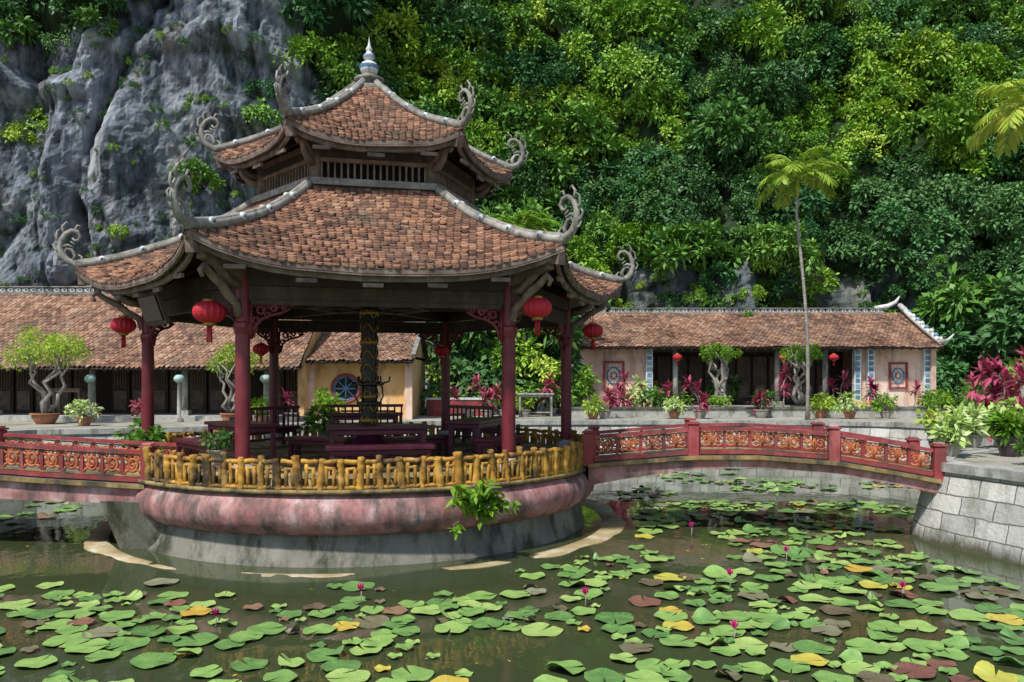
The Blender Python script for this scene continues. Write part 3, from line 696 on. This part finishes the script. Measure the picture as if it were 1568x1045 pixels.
def octwin(mb,x,y,z,w_,h_):
    mb.box((x,y+.05,z),(w_,.05,h_),mInter)
    for sx in (-1,1): mb.box((x+sx*w_/2,y,z),(.09,.12,h_+.09),mBrRed)
    for sz in (-1,1): mb.box((x,y,z+sz*h_/2),(w_-.09,.12,.09),mBrRed)
    rr=min(w_,h_)*.36
    pts=[(x+rr*math.cos(t),y,z+rr*1.25*math.sin(t)) for t in np.linspace(math.pi/8,math.pi/8+2*math.pi,9)]
    mb.tube(pts,.04,mBlue,5)
    for t in np.linspace(0,math.pi,5)[:-1]:
        a=V((math.cos(t)*w_*.45,0,math.sin(t)*h_*.45)); mb.tube([V((x,y,z))-a,V((x,y,z))+a],.026,mWhite,5)
    pts=[(x+.45*rr*math.cos(t),y-.01,z+.5*rr*math.sin(t)) for t in np.linspace(0,2*math.pi,9)]; mb.tube(pts,.03,mBrRed,5)
rb_=empty('temple_hall',(10.8,36,COURT)); X0,X1=2.95,18.75; YF=35.6; ZE=4.15
roof2(rb_,X0-.1,X1+.1,34.75,38.4,42,4.2,6.0); ridge(rb_,X0,17.9,38.4,5.93,.27)
wl=MB(); Z1=1.6
def wall(m,x0,x1,y,z0,z1,mat,t=.25): m.box(((x0+x1)/2,y+t/2,(z0+z1)/2),(x1-x0,t,z1-z0),mat)
wall(wl,X0+.1,6.0,YF,Z1,4.35,mWallP); wall(wl,15.5,X1-.35,YF,Z1,4.35,mWallP)
wl.box((10.8,38.9,3.0),(15.6,.25,3.2),mWallP)
for gx in (X0+.05,X1-.2):
    wl.add([(gx,35.2,COURT),(gx,41.5,COURT),(gx,41.5,4.2),(gx,38.4,5.9),(gx,35.2,4.25),(gx+.2,35.2,COURT),(gx+.2,41.5,COURT),(gx+.2,41.5,4.2),(gx+.2,38.4,5.9),(gx+.2,35.2,4.25)],[(0,1,2,3,4),(9,8,7,6,5),(0,4,9,5),(3,8,9,4),(2,7,8,3)],mWallP)
wl.box((10.8,37,1.45),(15.9,4.2,.3),mStoneP); wl.box((10.8,34.75,1.41),(5,.4,.12),mStoneP); wl.box((9.6,34.5,1.38),(3,.3,.08),mStoneP)
for px in (X0+.05,6.1,15.35,15.95,X1-.3):
    wl.box((px,YF-.12,2.95),(.3,.24,2.75),mWhite); wl.box((px,YF-.13,4.25),(.4,.3,.12),mWallY); wl.box((px,YF-.13,1.72),(.4,.3,.22),mWallY)
    for i in range(9): wl.box((px,YF-.25,1.98+i*.25),(.19,.03,.17),mBlue,r=random.random())
wl.build('walls',rb_)
it=MB(); it.box((10.8,37.6,2.9),(9.6,.1,2.7),mInter)
for xx in np.arange(6.4,15.4,.75): it.box((xx,37.5,2.75),(.62,.08,2.2),mWoodD); it.box((xx,37.44,2.2),(.45,.05,.6),mWoodW)
it.build('wooden_doors',rb_)
po=MB()
for xx in (7.3,9.45,11.85,14.0): po.tube([(xx,YF,1.6),(xx,YF,4.2)],.12,mStoneP,12); po.box((xx,YF,1.7),(.36,.36,.2),mStoneP)
po.beam((6,YF,4.1),(15.4,YF,4.1),.14,.2,mWoodD); po.build('porch_posts',rb_)
wn=MB(); octwin(wn,4.55,YF-.02,2.95,.85,1.2); octwin(wn,17.25,YF-.02,2.95,.75,1.1); wn.build('windows',rb_)
ge=MB()
for sx,gx in ((1,X1+.05),(-1,X0-.1)):
    pts=[(gx,34.8,4.35),(gx,36,4.95),(gx,37.3,5.6),(gx-sx*.1,38.4,6.35)]
    ge.tube(pts,.13,mWhite,6)
    for i in range(9): 
        q=i/8; ge.lathe((gx,34.9+q*3.2,4.45+q*1.6),[(0,0),(.1,.03),(.11,.12),(.04,.2),(0,.22)],mBlue if i%2 else mWhite,7)
    if sx>0: ge.tube([(17.5,38.4,6.2),(18.1,38.4,6.3),(18.5,38.4,6.5),(18.7,38.4,6.8)],[.12,.12,.09,.03],mWhite,7); ge.tube([(18.7,34.9,4.4),(18.95,34.6,4.5),(19.15,34.5,4.75)],[.1,.07,.02],mWhite,7)
ge.build('gable_trim',rb_)
for xx in (7.25,11.9,14.1): lantern(xx,34.9,3.75,.9,4.2)
lb=empty('long_hall',(-18,29,COURT)); roof2(lb,-30,-7.3,27.3,31.2,35,3.2,6.15,rows=26,tw=.17); ridge(lb,-30,-7.4,31.2,6.1,.3,.3)
wl=MB(); wl.box((-18.6,29.9,2.6),(22.4,.15,2.6),mInter); wl.box((-18.6,29.5,1.42),(22.6,4.2,.2),mStoneP); wl.box((-18.6,34.6,2.3),(22.6,.2,2),mWallY)
wl.box((-7.45,31.4,2.6),(.22,6.6,2.5),mWallY)
wl.add([(-7.4,28,3.3),(-7.4,31.2,6.0),(-7.4,34.7,3.3)],[(0,1,2)],mWallY)
wl.build('walls',lb)
dr_=MB(); 
for xx in np.arange(-29,-7.8,.72):
    if random.random()<.3: continue
    dr_.box((xx,29.75,2.45),(.62,.06,1.9),mWoodD); dr_.box((xx,29.7,2.0),(.46,.04,.7),mWoodW,r=random.random()*.5); 
    for j in range(5): dr_.box((xx-.2+j*.1,29.7,2.85),(.03,.04,.8),mWoodW,r=.2)
dr_.build('panel_doors',lb)
po=MB()
for xx in (-27,-23.9,-20.6,-18.2,-14.75,-11.5,-8.6): po.tube([(xx,28,1.5),(xx,28,3.3)],.11,mStoneP,12); po.box((xx,28,1.6),(.34,.34,.2),mStoneP)
po.beam((-30,28,3.25),(-7.4,28,3.25),.14,.18,mWoodD); po.build('stone_posts',lb)
yb=empty('yellow_annex',(-5.4,29,COURT)); roof2(yb,-7.3,-3.5,28.1,31.4,34.5,3.45,4.85,rows=18,tw=.17)
wl=MB(); wall(wl,-7.2,-3.7,28.8,COURT,3.5,mWallY); wl.box((-3.8,31.3,2.5),(.2,5.2,2.3),mWallY); wl.add([(-3.7,28.8,3.55),(-3.7,31.4,4.75),(-3.7,34,3.55)],[(0,1,2)],mWallY)
for px in (-7.25,-3.72): wl.box((px,28.75,2.45),(.26,.26,2.2),mWallP); wl.box((px,28.7,3.45),(.34,.34,.1),mOchre)
wl.beam((-7.4,31.4,4.95),(-3.5,31.4,4.95),.22,.18,mRidge); wl.beam((-3.5,28.2,3.6),(-3.5,31.4,4.98),.16,.14,mRidge)
wl.tube([(-6+.5*math.cos(t),28.76,2.45+.5*math.sin(t)) for t in np.linspace(0,6.28,25)],.06,mBrRed,6)
wl.add([(-6+.46*math.cos(t),28.78,2.45+.46*math.sin(t)) for t in np.linspace(0,6.28,25)[:-1]],[tuple(range(24))],mInter)
wl.tube([(-6+.42*math.cos(t),28.77,2.45+.42*math.sin(t)) for t in np.linspace(0,6.28,25)],.04,mBlue,6)
for t in np.linspace(0,math.pi,5)[:-1]: a=V((math.cos(t)*.45,0,math.sin(t)*.45)); wl.tube([V((-6,28.75,2.45))-a,V((-6,28.75,2.45))+a],.03,mBlue,5)
wl.build('walls',yb)
lw=MB(); lw.box((9.2,30.2,1.5),(14,.35,.34),mStoneP); lw.box((9.2,30.2,1.7),(14.1,.45,.07),mConc); lw.build('low_garden_wall')
lw=MB(); lw.box((-2.2,31,1.65),(2.2,.25,.7),mBrRed); lw.box((-2.2,31,2.03),(2.3,.32,.08),mWhite); lw.build('red_garden_wall')
table('side_table',-15.9,28.6,0,1.1,.5,.95,mat=mWoodW,z=1.52); table('wooden_bench',-18.3,27.2,0,.9,.4,.45,mat=mWoodW,z=COURT+.01)
table('altar_table',.9,30.6,0,1.4,.7,.9,mat=mStoneP,z=COURT)
def stonelantern(x,y):
    m=MB(); m.lathe((x,y,COURT),[(.15,0),(.15,.1),(.07,.15),(.06,1.3),(.12,1.34)],mStoneP,10); m.lathe((x,y,COURT+1.34),[(.1,0),(.17,.07),(.17,.16),(.1,.24),(0,.25)],mJade,14); m.build('garden_lamp')
for p in ((-14.2,26.8),(-11.2,26.8),(-8.3,26.8)): stonelantern(*p)
# ------------------------------------------------------------------ plants
def pot(mb,x,y,z,r,h,mat):
    mb.lathe((x,y,z),[(r*.6,0),(r*.66,h*.1),(r*.95,h*.7),(r*.92,h*.85),(r*1.08,h*.88),(r*1.08,h),(r*.9,h)],mat,18); mb.lathe((x,y,z+h*.93),[(r*.92,0),(0,.02)],mSoil,18)
def limb(mb,p0,p1,r0,r1,mat,w=.1,n=6):
    p0=V(p0);p1=V(p1); L=(p1-p0).length
    mb.tube([p0.lerp(p1,q/n)+V((random.uniform(-w,w),random.uniform(-w,w),0))*L*(0<q<n) for q in range(n+1)],[r0+(r1-r0)*q/n for q in range(n+1)],mat,7)
def bonsai(name,x,y,z,h,R,mat,potm=mPot,pr=.35,ph=.35,leaf=.1,seed=1,nt=26):
    rg=np.random.default_rng(seed); e=empty(name,(x,y,z)); m=MB(); pot(m,x,y,z,pr,ph,potm)
    f0=V((x,y,z+ph))
    for i in range(5):
        a=i*1.26+rg.random(); tp=V((x+R*.6*math.cos(a),y+R*.6*math.sin(a),z+h-R*.45+rg.random()*R*.5)); limb(m,f0+V((random.uniform(-.04,.04),0,0)),tp,h*.035,h*.01,mBark,.13)
        tp2=tp+V((rg.normal()*R*.3,rg.normal()*R*.3,R*.3)); limb(m,tp.lerp(f0,.3),tp2,h*.015,h*.006,mBark,.1)
    m.build('trunk_and_pot',e)
    leafobj('crown',cloud((x,y,z+h-R*.15),(R,R,R*.55),nt,90,leaf,leaf*.5,rg,tr=.3,low=-.5,shell=.35),mat,e)
def bushpot(name,x,y,z,R,mat,potm=mPot,pr=.22,ph=.28,leaf=.16,w_=.5,seed=1,nt=10,nl=22,pp=True):
    rg=np.random.default_rng(seed); e=empty(name,(x,y,z)); m=MB()
    if pp: pot(m,x,y,z,pr,ph,potm)
    else: ph=0
    for i in range(6): limb(m,(x,y,z+ph),(x+rg.normal()*R*.35,y+rg.normal()*R*.35,z+ph+R*(.5+.5*rg.random())),.014,.006,mBark)
    m.build('pot_and_stems' if pp else 'stems',e)
    leafobj('leaves',cloud((x,y,z+ph+R*.55),(R,R,R*.75),nt,nl,leaf,leaf*w_,rg,tr=.4,low=-.4,shell=.3),mat,e)
def strapleaf(P,az,el,L,W_,droop,n=4):
    vs=[];d=np.array([math.cos(az)*math.cos(el),math.sin(az)*math.cos(el),math.sin(el)]); s=np.array([-math.sin(az),math.cos(az),0]); pts=[]
    for i in range(n+1):
        t=i/n; pts.append(np.array(P)+d*L*t+np.array([0,0,-droop*L*t*t]))
    ws=[.35,1,.9,.6,.05] if n==4 else list(np.linspace(1,.1,n+1))
    for i in range(n): vs+= [pts[i]-s*W_*ws[i]/2,pts[i]+s*W_*ws[i]/2,pts[i+1]+s*W_*ws[i+1]/2,pts[i+1]-s*W_*ws[i+1]/2]
    return vs
def cordyline(x,y,z,heights,L=.5,W_=.1,mat=None,pp=True,seed=1,name='cordyline_plant',potm=None):
    rg=np.random.default_rng(seed); e=empty(name,(x,y,z)); m=MB(); ph=.3 if pp else 0
    if pp: pot(m,x,y,z,.25,.32,potm or mPotG)
    vs=[]
    for h_ in heights:
        dx,dy=rg.normal()*.22,rg.normal()*.22; limb(m,(x,y,z+ph),(x+dx,y+dy,z+ph+h_),.025,.015,mBark,.04)
        for i in range(28):
            f=rg.random(); vs+=strapleaf((x+dx,y+dy,z+ph+h_-.22*f),rg.random()*6.28,1.25-1.2*f,L*(.75+.4*rg.random()),W_,.25+.4*f)
    m.build('pot_and_stems' if pp else 'stems',e); vs=np.array(vs)
    rn=np.repeat(rg.random(len(vs)//16),4); c=vs.mean(0); me=leafmesh('leaves',vs-c,[mat or lfR],rnd=rn); o=bpy.data.objects.new('leaves',me); o.location=c; scene.collection.objects.link(o); par(o,e)
def palm(x,y,z,top,L,nf=13,seed=1,r=.09,mat=None,lw_=.05,shaft=.7):
    rg=np.random.default_rng(seed); e=empty('palm_tree',(x,y,z)); m=MB(); top=V(top); b0=V((x,y,z))
    pts=[b0.lerp(top,q)+V((.12*math.sin(q*4),0,0)) for q in np.linspace(0,1,14)]; pts[-1]=top
    m.tube(pts,[r*1.5]+[r*(1-.25*q) for q in np.linspace(0,1,13)],mBark,10)
    for q in np.linspace(.03,.97,26):
        p=b0.lerp(top,q)+V((.12*math.sin(q*4),0,0)); m.lathe(p,[(r*(1-.25*q)+.002,-.02),(r*(1-.25*q)+.01,0),(r*(1-.25*q)+.002,.02)],mStoneP,10)
    m.tube([top,top+V((0,0,shaft*.5)),top+V((0,0,shaft))],[r*.95,r*1.1,r*.4],lfP,10)
    vs=[]; o=np.array(top)+np.array([0,0,shaft*.85])
    for i in range(nf):
        az=i*2.4+rg.random()*.5; el=1.35-1.3*(i/nf)+rg.normal()*.08; N=28; prev=o.copy(); d=np.array([math.cos(az),math.sin(az)]); rp=[]
        for j in range(N+1):
            rp.append(prev.copy()); e_=el-(j/N)**1.3*1.7; st=L*(.85+.2*(i%3)/3)/N; prev=prev+np.array([d[0]*math.cos(e_),d[1]*math.cos(e_),math.sin(e_)])*st
        m.tube([V(p) for p in rp[::4]],[.025*L/1.5*(1-.8*q) for q in np.linspace(0,1,len(rp[::4]))],lfP,5)
        for j in range(3,N):
            tang=rp[min(j+1,N)]-rp[j-1]; tang/=np.linalg.norm(tang)
            for s in (-1,1):
                side=np.array([-d[1],d[0],0])*s; ax=side*.7+tang*.6+np.array([0,0,-.1-.25*rg.random()])+rg.normal(0,.08,3); ax/=np.linalg.norm(ax)
                ll=L*.32*math.sin(math.pi*(.12+.83*j/N))**.7; nn=np.cross(ax,tang); nn/=np.linalg.norm(nn)+1e-6; ss=np.cross(nn,ax); w2=lw_*(.8+.4*rg.random())
                P=rp[j]; mid=P+ax*ll*.5; tip=P+ax*ll+np.array([0,0,-ll*.2]); vs+=[P,mid+ss*w2/2,tip,mid-ss*w2/2]
    m.build('trunk',e); leafobj('fronds',np.array(vs),mat or lfP,e)
palm(10.35,27.9,COURT,(10.0,27.9,9.2),1.85,15,3,.062,lw_=.09)
palm(12.85,20.2,COURT,(13.4,20.4,9.0),1.9,16,5,.055,lw_=.09)
palm(.4,33,COURT,(.35,33,8.1),2.2,15,9,.12,mat=lfA,lw_=.12)
bonsai('bonsai_tree',-15.0,25.6,COURT,2.45,1.15,lfY,seed=2,nt=44,pr=.42); bonsai('bonsai_tree',-9.0,25.6,COURT,2.1,.85,lfY,seed=3)
bonsai('bonsai_tree',8.6,33.2,COURT,2.6,.75,lfA,potm=mPotG,seed=4); bonsai('bonsai_tree',11.9,33.0,COURT,2.6,.8,lfA,potm=mPotG,seed=5)
big=[(14.5,24.5),(12.9,20.9),(14.2,22.4),(13.9,20.2),(15.6,23),(11.9,18.9),(12.3,19.8),(13.3,21.6),(15,21),(11.0,18.3)]
for i,(x,y,hs) in enumerate([(7.6,32,[.8,1.0]),(10.9,32,[1.1,1.5,.8]),(13.2,32.4,[.9,1.2]),(15.9,31.5,[.8]),(-0.9,29.2,[.7,1.0,.5]),(-.3,29.5,[.8,.5]),(-1.6,29,[.6]),(4.2,31.5,[1.2,.7]),(14.5,24.5,[1.3,1.7,1.0]),(12.9,20.9,[1.2,1.7,.8]),(14.2,22.4,[1.4,2.1,1.2]),(13.9,20.2,[1.7,1.1]),(15.6,23,[2.4,1.9]),(11.9,18.9,[.7,1.2,1.5]),(5.2,31.8,[.7,.5]),(-7.4,26.8,[.5]),(12.3,19.8,[1.7,1.1]),(13.3,21.6,[1.0,1.5]),(15,21,[1.9,1.4]),(11.0,18.3,[.5,.8]),(5.9,31,[.5,.8]),(14.6,31.5,[.7,1]),(6.9,29.2,[.4]),(9.2,29.4,[.5,.3]),(3.4,29.3,[.4,.6]),(1.5,31.2,[.9,.6,1.2])]):
    bg_=(x,y) in big
    cordyline(x,y,COURT,hs,seed=i+20,L=.6 if bg_ else .52,W_=.13 if bg_ else .12,pp=not bg_)
for i,(x,y,R,mt,pm) in enumerate([(4.9,31.2,.8,lfV,mPotG),(5.6,30.9,.6,lfB,mPot),(4.0,31,.55,lfR,mPot),(14.6,32,.5,lfV,mPotG),(16.8,31.5,.6,lfA,mPot),(17.9,31,.6,lfB,mPot),(15.8,30,.4,lfA,mPot),(12.3,29,.45,lfV,mPot),(11.4,29.4,.4,lfY,mPot),(-13.2,24.6,.4,lfV,mPot),(-8.2,26,.35,lfA,mPot),(-6.2,26.6,.55,lfA,mPotG),(2.9,28.5,.38,lfY,mPot),(.5,30.5,.35,lfY,mPotG),(8.2,31.2,.4,lfA,mPot),(10.0,31.4,.45,lfB,mPotG),(12.4,31.4,.4,lfY,mPot),(6.5,31.3,.45,lfA,mPot),(13.7,29.2,.4,lfA,mPotG),(5.9,29,.3,lfV,mPot),(-16.8,24.4,.35,lfB,mPot),(-11.6,24.8,.3,lfR,mPotG)]):
    bushpot('potted_plant',x,y,COURT,R,mt,pm,seed=40+i,leaf=.2 if R>.5 else .15,nt=14)
for i,(x,y,R,mt,pm,pr,ph,lf) in enumerate([(8.15,14.75,.34,lfV,mPotG,.17,.25,.17),(8.5,15.9,.38,lfY,mPotG,.18,.22,.15),(9.6,16.6,.42,lfV,mPotG,.2,.28,.2),(9.3,14.9,.33,lfA,mPotD,.24,.38,.18),(10.4,16.8,.45,lfV,mPot,.22,.3,.2),(8.75,13.3,.22,lfB,mPotD,.14,.16,.11)]):
    bushpot('potted_plant',x,y,COURT+.02,R,mt,pm,pr,ph,lf,.55,seed=70+i,nt=14,nl=24)
bushpot('potted_plant',-6.95,15.0,1.2,.33,lfB,mPot,.15,.28,.16,.6,seed=90,nt=12)
bushpot('potted_plant',-4.85,13.05,FL,.25,lfC,mPotG,.13,.34,.1,.5,seed=91); bushpot('potted_plant',-4.4,18.6,FL,.34,lfA,mPotG,.14,.3,.2,.5,seed=92)
rg=np.random.default_rng(5); pe=empty('wall_fig_plant',(-.25,12.4,1)); m=MB(); vs=[]
base=V((-.62,12.42,1.0)); 
ang=math.atan2(base.y-C.y,base.x-C.x); base=V((C.x+4.5*math.cos(ang),C.y+4.5*math.sin(ang),1.0))
outd=V((math.cos(ang),math.sin(ang),0)); td=V((-outd.y,outd.x,0))
for i in range(26):
    t=rg.uniform(-1,1); tip=base+outd*rg.uniform(.2,.5)+td*t*.55+V((0,0,rg.uniform(-.35,.4)-.15*abs(t))); limb(m,base,tip,.012,.004,mBark,.12)
    for j in range(14):
        q=V(base).lerp(tip,.35+.65*rg.random()); A=np.array([[outd.x*.5+rg.normal()*.6,outd.y*.5+rg.normal()*.6,-.15+rg.normal()*.35]]); vs.append(leaves(np.array([q]),A,[.17*(.7+.6*rg.random())],[.085],rg,droop=.25))
m.build('stems',pe); leafobj('leaves',np.concatenate(vs),lfA,pe)
sh=empty('garden_shrubbery',(1,34,COURT))
for (x,y,z,s,k) in [(-2.2,33,2.2,1.0,4),(-.8,33.5,2.8,1.1,4),(.6,32.8,2.2,.7,2),(0,33.4,3.6,1.0,0),(-1.0,33.6,4.6,1.0,2),(1.2,33.8,4.4,1.1,2),(1.9,34.5,2.6,1,4),(.2,34.5,5.6,1.2,2),(-2.8,34.6,4,1.3,4),(1.7,35.5,5.6,1.2,4),(-2,35.4,6,1.4,2),(-3.4,36,6.5,1.4,4),(3,39.5,6.6,1.2,4),(22.6,37,3,1.4,4),(23.4,36,4.6,1.5,4),(22.5,34,2.4,1.2,2),(22.6,39.5,6.3,1.5,2),(25,36,6.5,1.6,4),(20.4,34.5,1.9,.6,2),(24.5,33.5,3.4,1.6,4),(0,32.2,1.9,.5,0),(.9,32.6,3.0,.7,6),(-.4,32.8,3.4,.7,1),(20.6,39,4,1.3,3),(20.2,38,2.6,1.0,5),(1.8,33.2,1.9,.7,2),(2.3,33.6,2.6,.8,0)]:
    inst(meshes[k],(x,y,z),s,sh)
rk=MB()
for (x,y,z,r) in [(1.3,32.2,1.45,.35),(-.9,32.4,1.5,.45)]:
    vs=[];n=14
    for i in range(9):
        for k in range(n):
            t=2*math.pi*k/n; ph=math.pi*i/8; d=V((math.sin(ph)*math.cos(t),math.sin(ph)*math.sin(t),math.cos(ph))); q=r*(1+.5*noise.fractal(d*1.7+V((x,y,z)),1,2,4)); vs.append((x+d.x*q,y+d.y*q,z+d.z*q*1.3))
    rk.add(vs,[(i*n+k,i*n+(k+1)%n,(i+1)*n+(k+1)%n,(i+1)*n+k) for i in range(8) for k in range(n)],mRock,0.0)
rk.build('garden_rocks')
# ------------------------------------------------------------------ lily pads
def padmat(name,cols,under):
    m,nt,b=new(name)
    a=nt.nodes.new('ShaderNodeAttribute'); a.attribute_name='rnd'
    r=ramp(nt,cols); 
    uv=nt.nodes.new('ShaderNodeUVMap'); sx=nt.nodes.new('ShaderNodeSeparateXYZ'); nt.links.new(uv.outputs[0],sx.inputs[0])
    ang=mth(nt,'ARCTAN2',sx.outputs[1],sx.outputs[0]); v=mth(nt,'SINE',mth(nt,'MULTIPLY',ang,15)); v=mth(nt,'MULTIPLY',mth(nt,'SUBTRACT',v,.75),4,True)
    n_=noi(nt,7,detail=6); f=mth(nt,'ADD',mth(nt,'MULTIPLY',a.outputs['Fac'],.75),mth(nt,'MULTIPLY',mth(nt,'SUBTRACT',n_,.35),.9))
    nt.links.new(f,r.inputs[0]); c=mixc(nt,mth(nt,'MULTIPLY',v,.3),r.outputs[0],under)
    sp=noi(nt,26,detail=4); sp=mth(nt,'MULTIPLY',mth(nt,'SUBTRACT',sp,.64),12,True); c=mixc(nt,mth(nt,'MULTIPLY',sp,.7),c,(.16,.12,.04))
    nt.links.new(c,b.inputs['Base Color']); b.inputs['Roughness'].default_value=.38; b.inputs['Specular IOR Level'].default_value=.5
    bp=nt.nodes.new('ShaderNodeBump'); bp.inputs['Strength'].default_value=.4; bp.inputs['Distance'].default_value=.012; nt.links.new(mth(nt,'ADD',v,mth(nt,'MULTIPLY',n_,3)),bp.inputs['Height']); nt.links.new(bp.outputs[0],b.inputs['Normal'])
    return m
pg=padmat('pad_green',[(.06,.15,.045),(.13,.27,.07),(.24,.4,.1),(.38,.5,.15)],(.3,.44,.17)); pgy=padmat('pad_yellow',[(.32,.38,.07),(.52,.46,.07),(.5,.27,.04)],(.6,.55,.22)); pb=padmat('pad_bronze',[(.1,.06,.04),(.16,.15,.085),(.25,.26,.17)],(.3,.3,.2)); prd=padmat('pad_reddish',[(.13,.05,.045),(.22,.1,.07),(.27,.19,.11)],(.33,.22,.14))
pads=[];lp_=MB()
def dens(x,y):
    if (V((x,y,0))-C).length<5.5: return 0
    if y<14.6 and x>6.4+ (13.8-y)*.1*(y<13.8): return 0
    nz=noise.noise(V((x*.5,y*.5,2)))
    d=0
    if y<10.3: 
        if x<-.9: d=.5+.9*nz
        elif x<1.1: d=.12+.5*nz if y<8.8 else .65+.8*nz
        else: d=.85+.9*nz
    elif y<12.5: d=(.6+1.0*nz) if x>.0 else (.12 if y<10.9 else 0)
    elif y<15.5: d=(.5+1.3*nz) if x>2.0 else 0.0
    elif y<22: d=.2+1.3*nz if x>2.6 else (.12 if x<-9 else 0)
    else: d=.3*nz if x>2 else 0
    return d
att=0
while att<15000:
    att+=1; x=random.uniform(-11,12); y=random.uniform(3,25)
    if random.random()>dens(x,y): continue
    r=random.choice([random.uniform(.06,.12),random.uniform(.12,.18),random.uniform(.15,.21),random.uniform(.17,.24)])
    if any((x-a)**2+(y-b_)**2<(.72*(r+c))**2 for a,b_,c in pads): continue
    pads.append((x,y,r))
for i,(x,y,r) in enumerate(pads):
    a0=random.uniform(0,6.28); n=22; gap=random.uniform(.1,.28); z=random.uniform(.006,.03); tx,ty=random.gauss(0,.035),random.gauss(0,.035)
    u=random.random()
    mt=pg if u<.81 else pb if u<.925 else prd if u<.955 else pgy; ph=random.uniform(0,6); fl=random.random()<.12
    vs=[(x,y,z)];uv=[(0,0)]
    for ring in (.6,1):
        for k in range(n):
            t=a0+gap/2+(2*math.pi-gap)*k/(n-1); rr=r*ring*(1+.035*math.sin(3*t+ph)+.02*math.sin(7*t+ph))
            dx,dy=rr*math.cos(t),rr*math.sin(t); zz=z+max(-.003,dx*tx+dy*ty)+(.008+.01*math.sin(4*t+ph))*(ring==1)+(max(0,math.cos(t-ph)-.6)*.18*ring if fl else 0)
            vs.append((x+dx,y+dy,max(zz,.004))); uv.append((math.cos(t)*ring,math.sin(t)*ring))
    fs=[(0,1+k,2+k) for k in range(n-1)]+[(1+k,1+n+k,2+n+k,2+k) for k in range(n-1)]
    lp_.add(vs,fs,mt,random.random(),True,uvs=uv)
lp_.build('lily_pads')
fd=MB()
for i in range(420): # floating fallen leaves and petals
    x=random.uniform(-9,8); y=random.uniform(5,20)
    if (V((x,y,0))-C).length<5.3 or (y<14.6 and x>6.4): continue
    s=random.uniform(.015,.045); t=random.uniform(0,6.28); d=V((math.cos(t),math.sin(t),0)); q=V((-d.y,d.x,0)); p=V((x,y,.006))
    fd.face([p-d*s,p+q*s*.4+V((0,0,.004)),p+d*s,p-q*s*.4],random.choice([pgy,pb,mOchre]))
fd.build('floating_leaf_litter')
mPet=M('magenta_petals',[(.4,.01,.12),(.65,.03,.25)],rough=.5,bump=0)
fl_=MB()
for (x,y,h_) in [(-3.35,9.0,.12),(2.9,10.6,.18),(2.4,8.6,.1),(5.9,8.4,.1),(.9,9.8,.14),(4.2,12.2,.15),(3.2,14.2,.15),(-1.9,10.0,.14),(5.0,10.2,.12)]:
    fl_.tube([(x,y,-.05),(x+.01,y,h_)],.007,mBark,5)
    for k in range(9):
        t=k*.698; o=.03 if k%2 else .05; c=V((x,y,h_)); d=V((math.cos(t),math.sin(t),0)); s=V((-d.y,d.x,0))
        fl_.face([c,c+d*o*.7+s*.017+V((0,0,.04)),c+d*o+V((0,0,.1)),c+d*o*.7-s*.017+V((0,0,.04))],mPet)
fl_.build('water_lily_buds')
# ------------------------------------------------------------------ light, sky, camera
wd=bpy.data.worlds.new('World'); scene.world=wd; wd.use_nodes=True; nt=wd.node_tree
sk=nt.nodes.new('ShaderNodeTexSky'); sk.sky_type='NISHITA'; sk.sun_disc=False
EL,AZ=56,212
sk.sun_elevation=R_(EL); sk.sun_rotation=R_(AZ); bg=nt.nodes['Background']; bg.inputs[1].default_value=.15; nt.links.new(sk.outputs[0],bg.inputs[0])
sd=V((math.sin(R_(AZ))*math.cos(R_(EL)),math.cos(R_(AZ))*math.cos(R_(EL)),math.sin(R_(EL))))
sl=bpy.data.lights.new('sun','SUN'); sl.energy=4.8; sl.angle=R_(3); sl.color=(1,.96,.89); so=bpy.data.objects.new('sun',sl); so.rotation_euler=(-sd).to_track_quat('-Z','Y').to_euler(); so.location=(0,0,60); scene.collection.objects.link(so)
scene.view_settings.view_transform='Standard'; scene.view_settings.look='None'; scene.view_settings.exposure=0
cam=bpy.data.cameras.new('camera'); co=bpy.data.objects.new('camera',cam); co.location=(0,0,2.8); co.rotation_euler=(R_(90),0,0)
cam.lens=28.0; cam.sensor_width=36; cam.shift_y=.037; cam.clip_end=2000; scene.collection.objects.link(co); scene.camera=co
print('forest',cnt,'pads',len(pads))
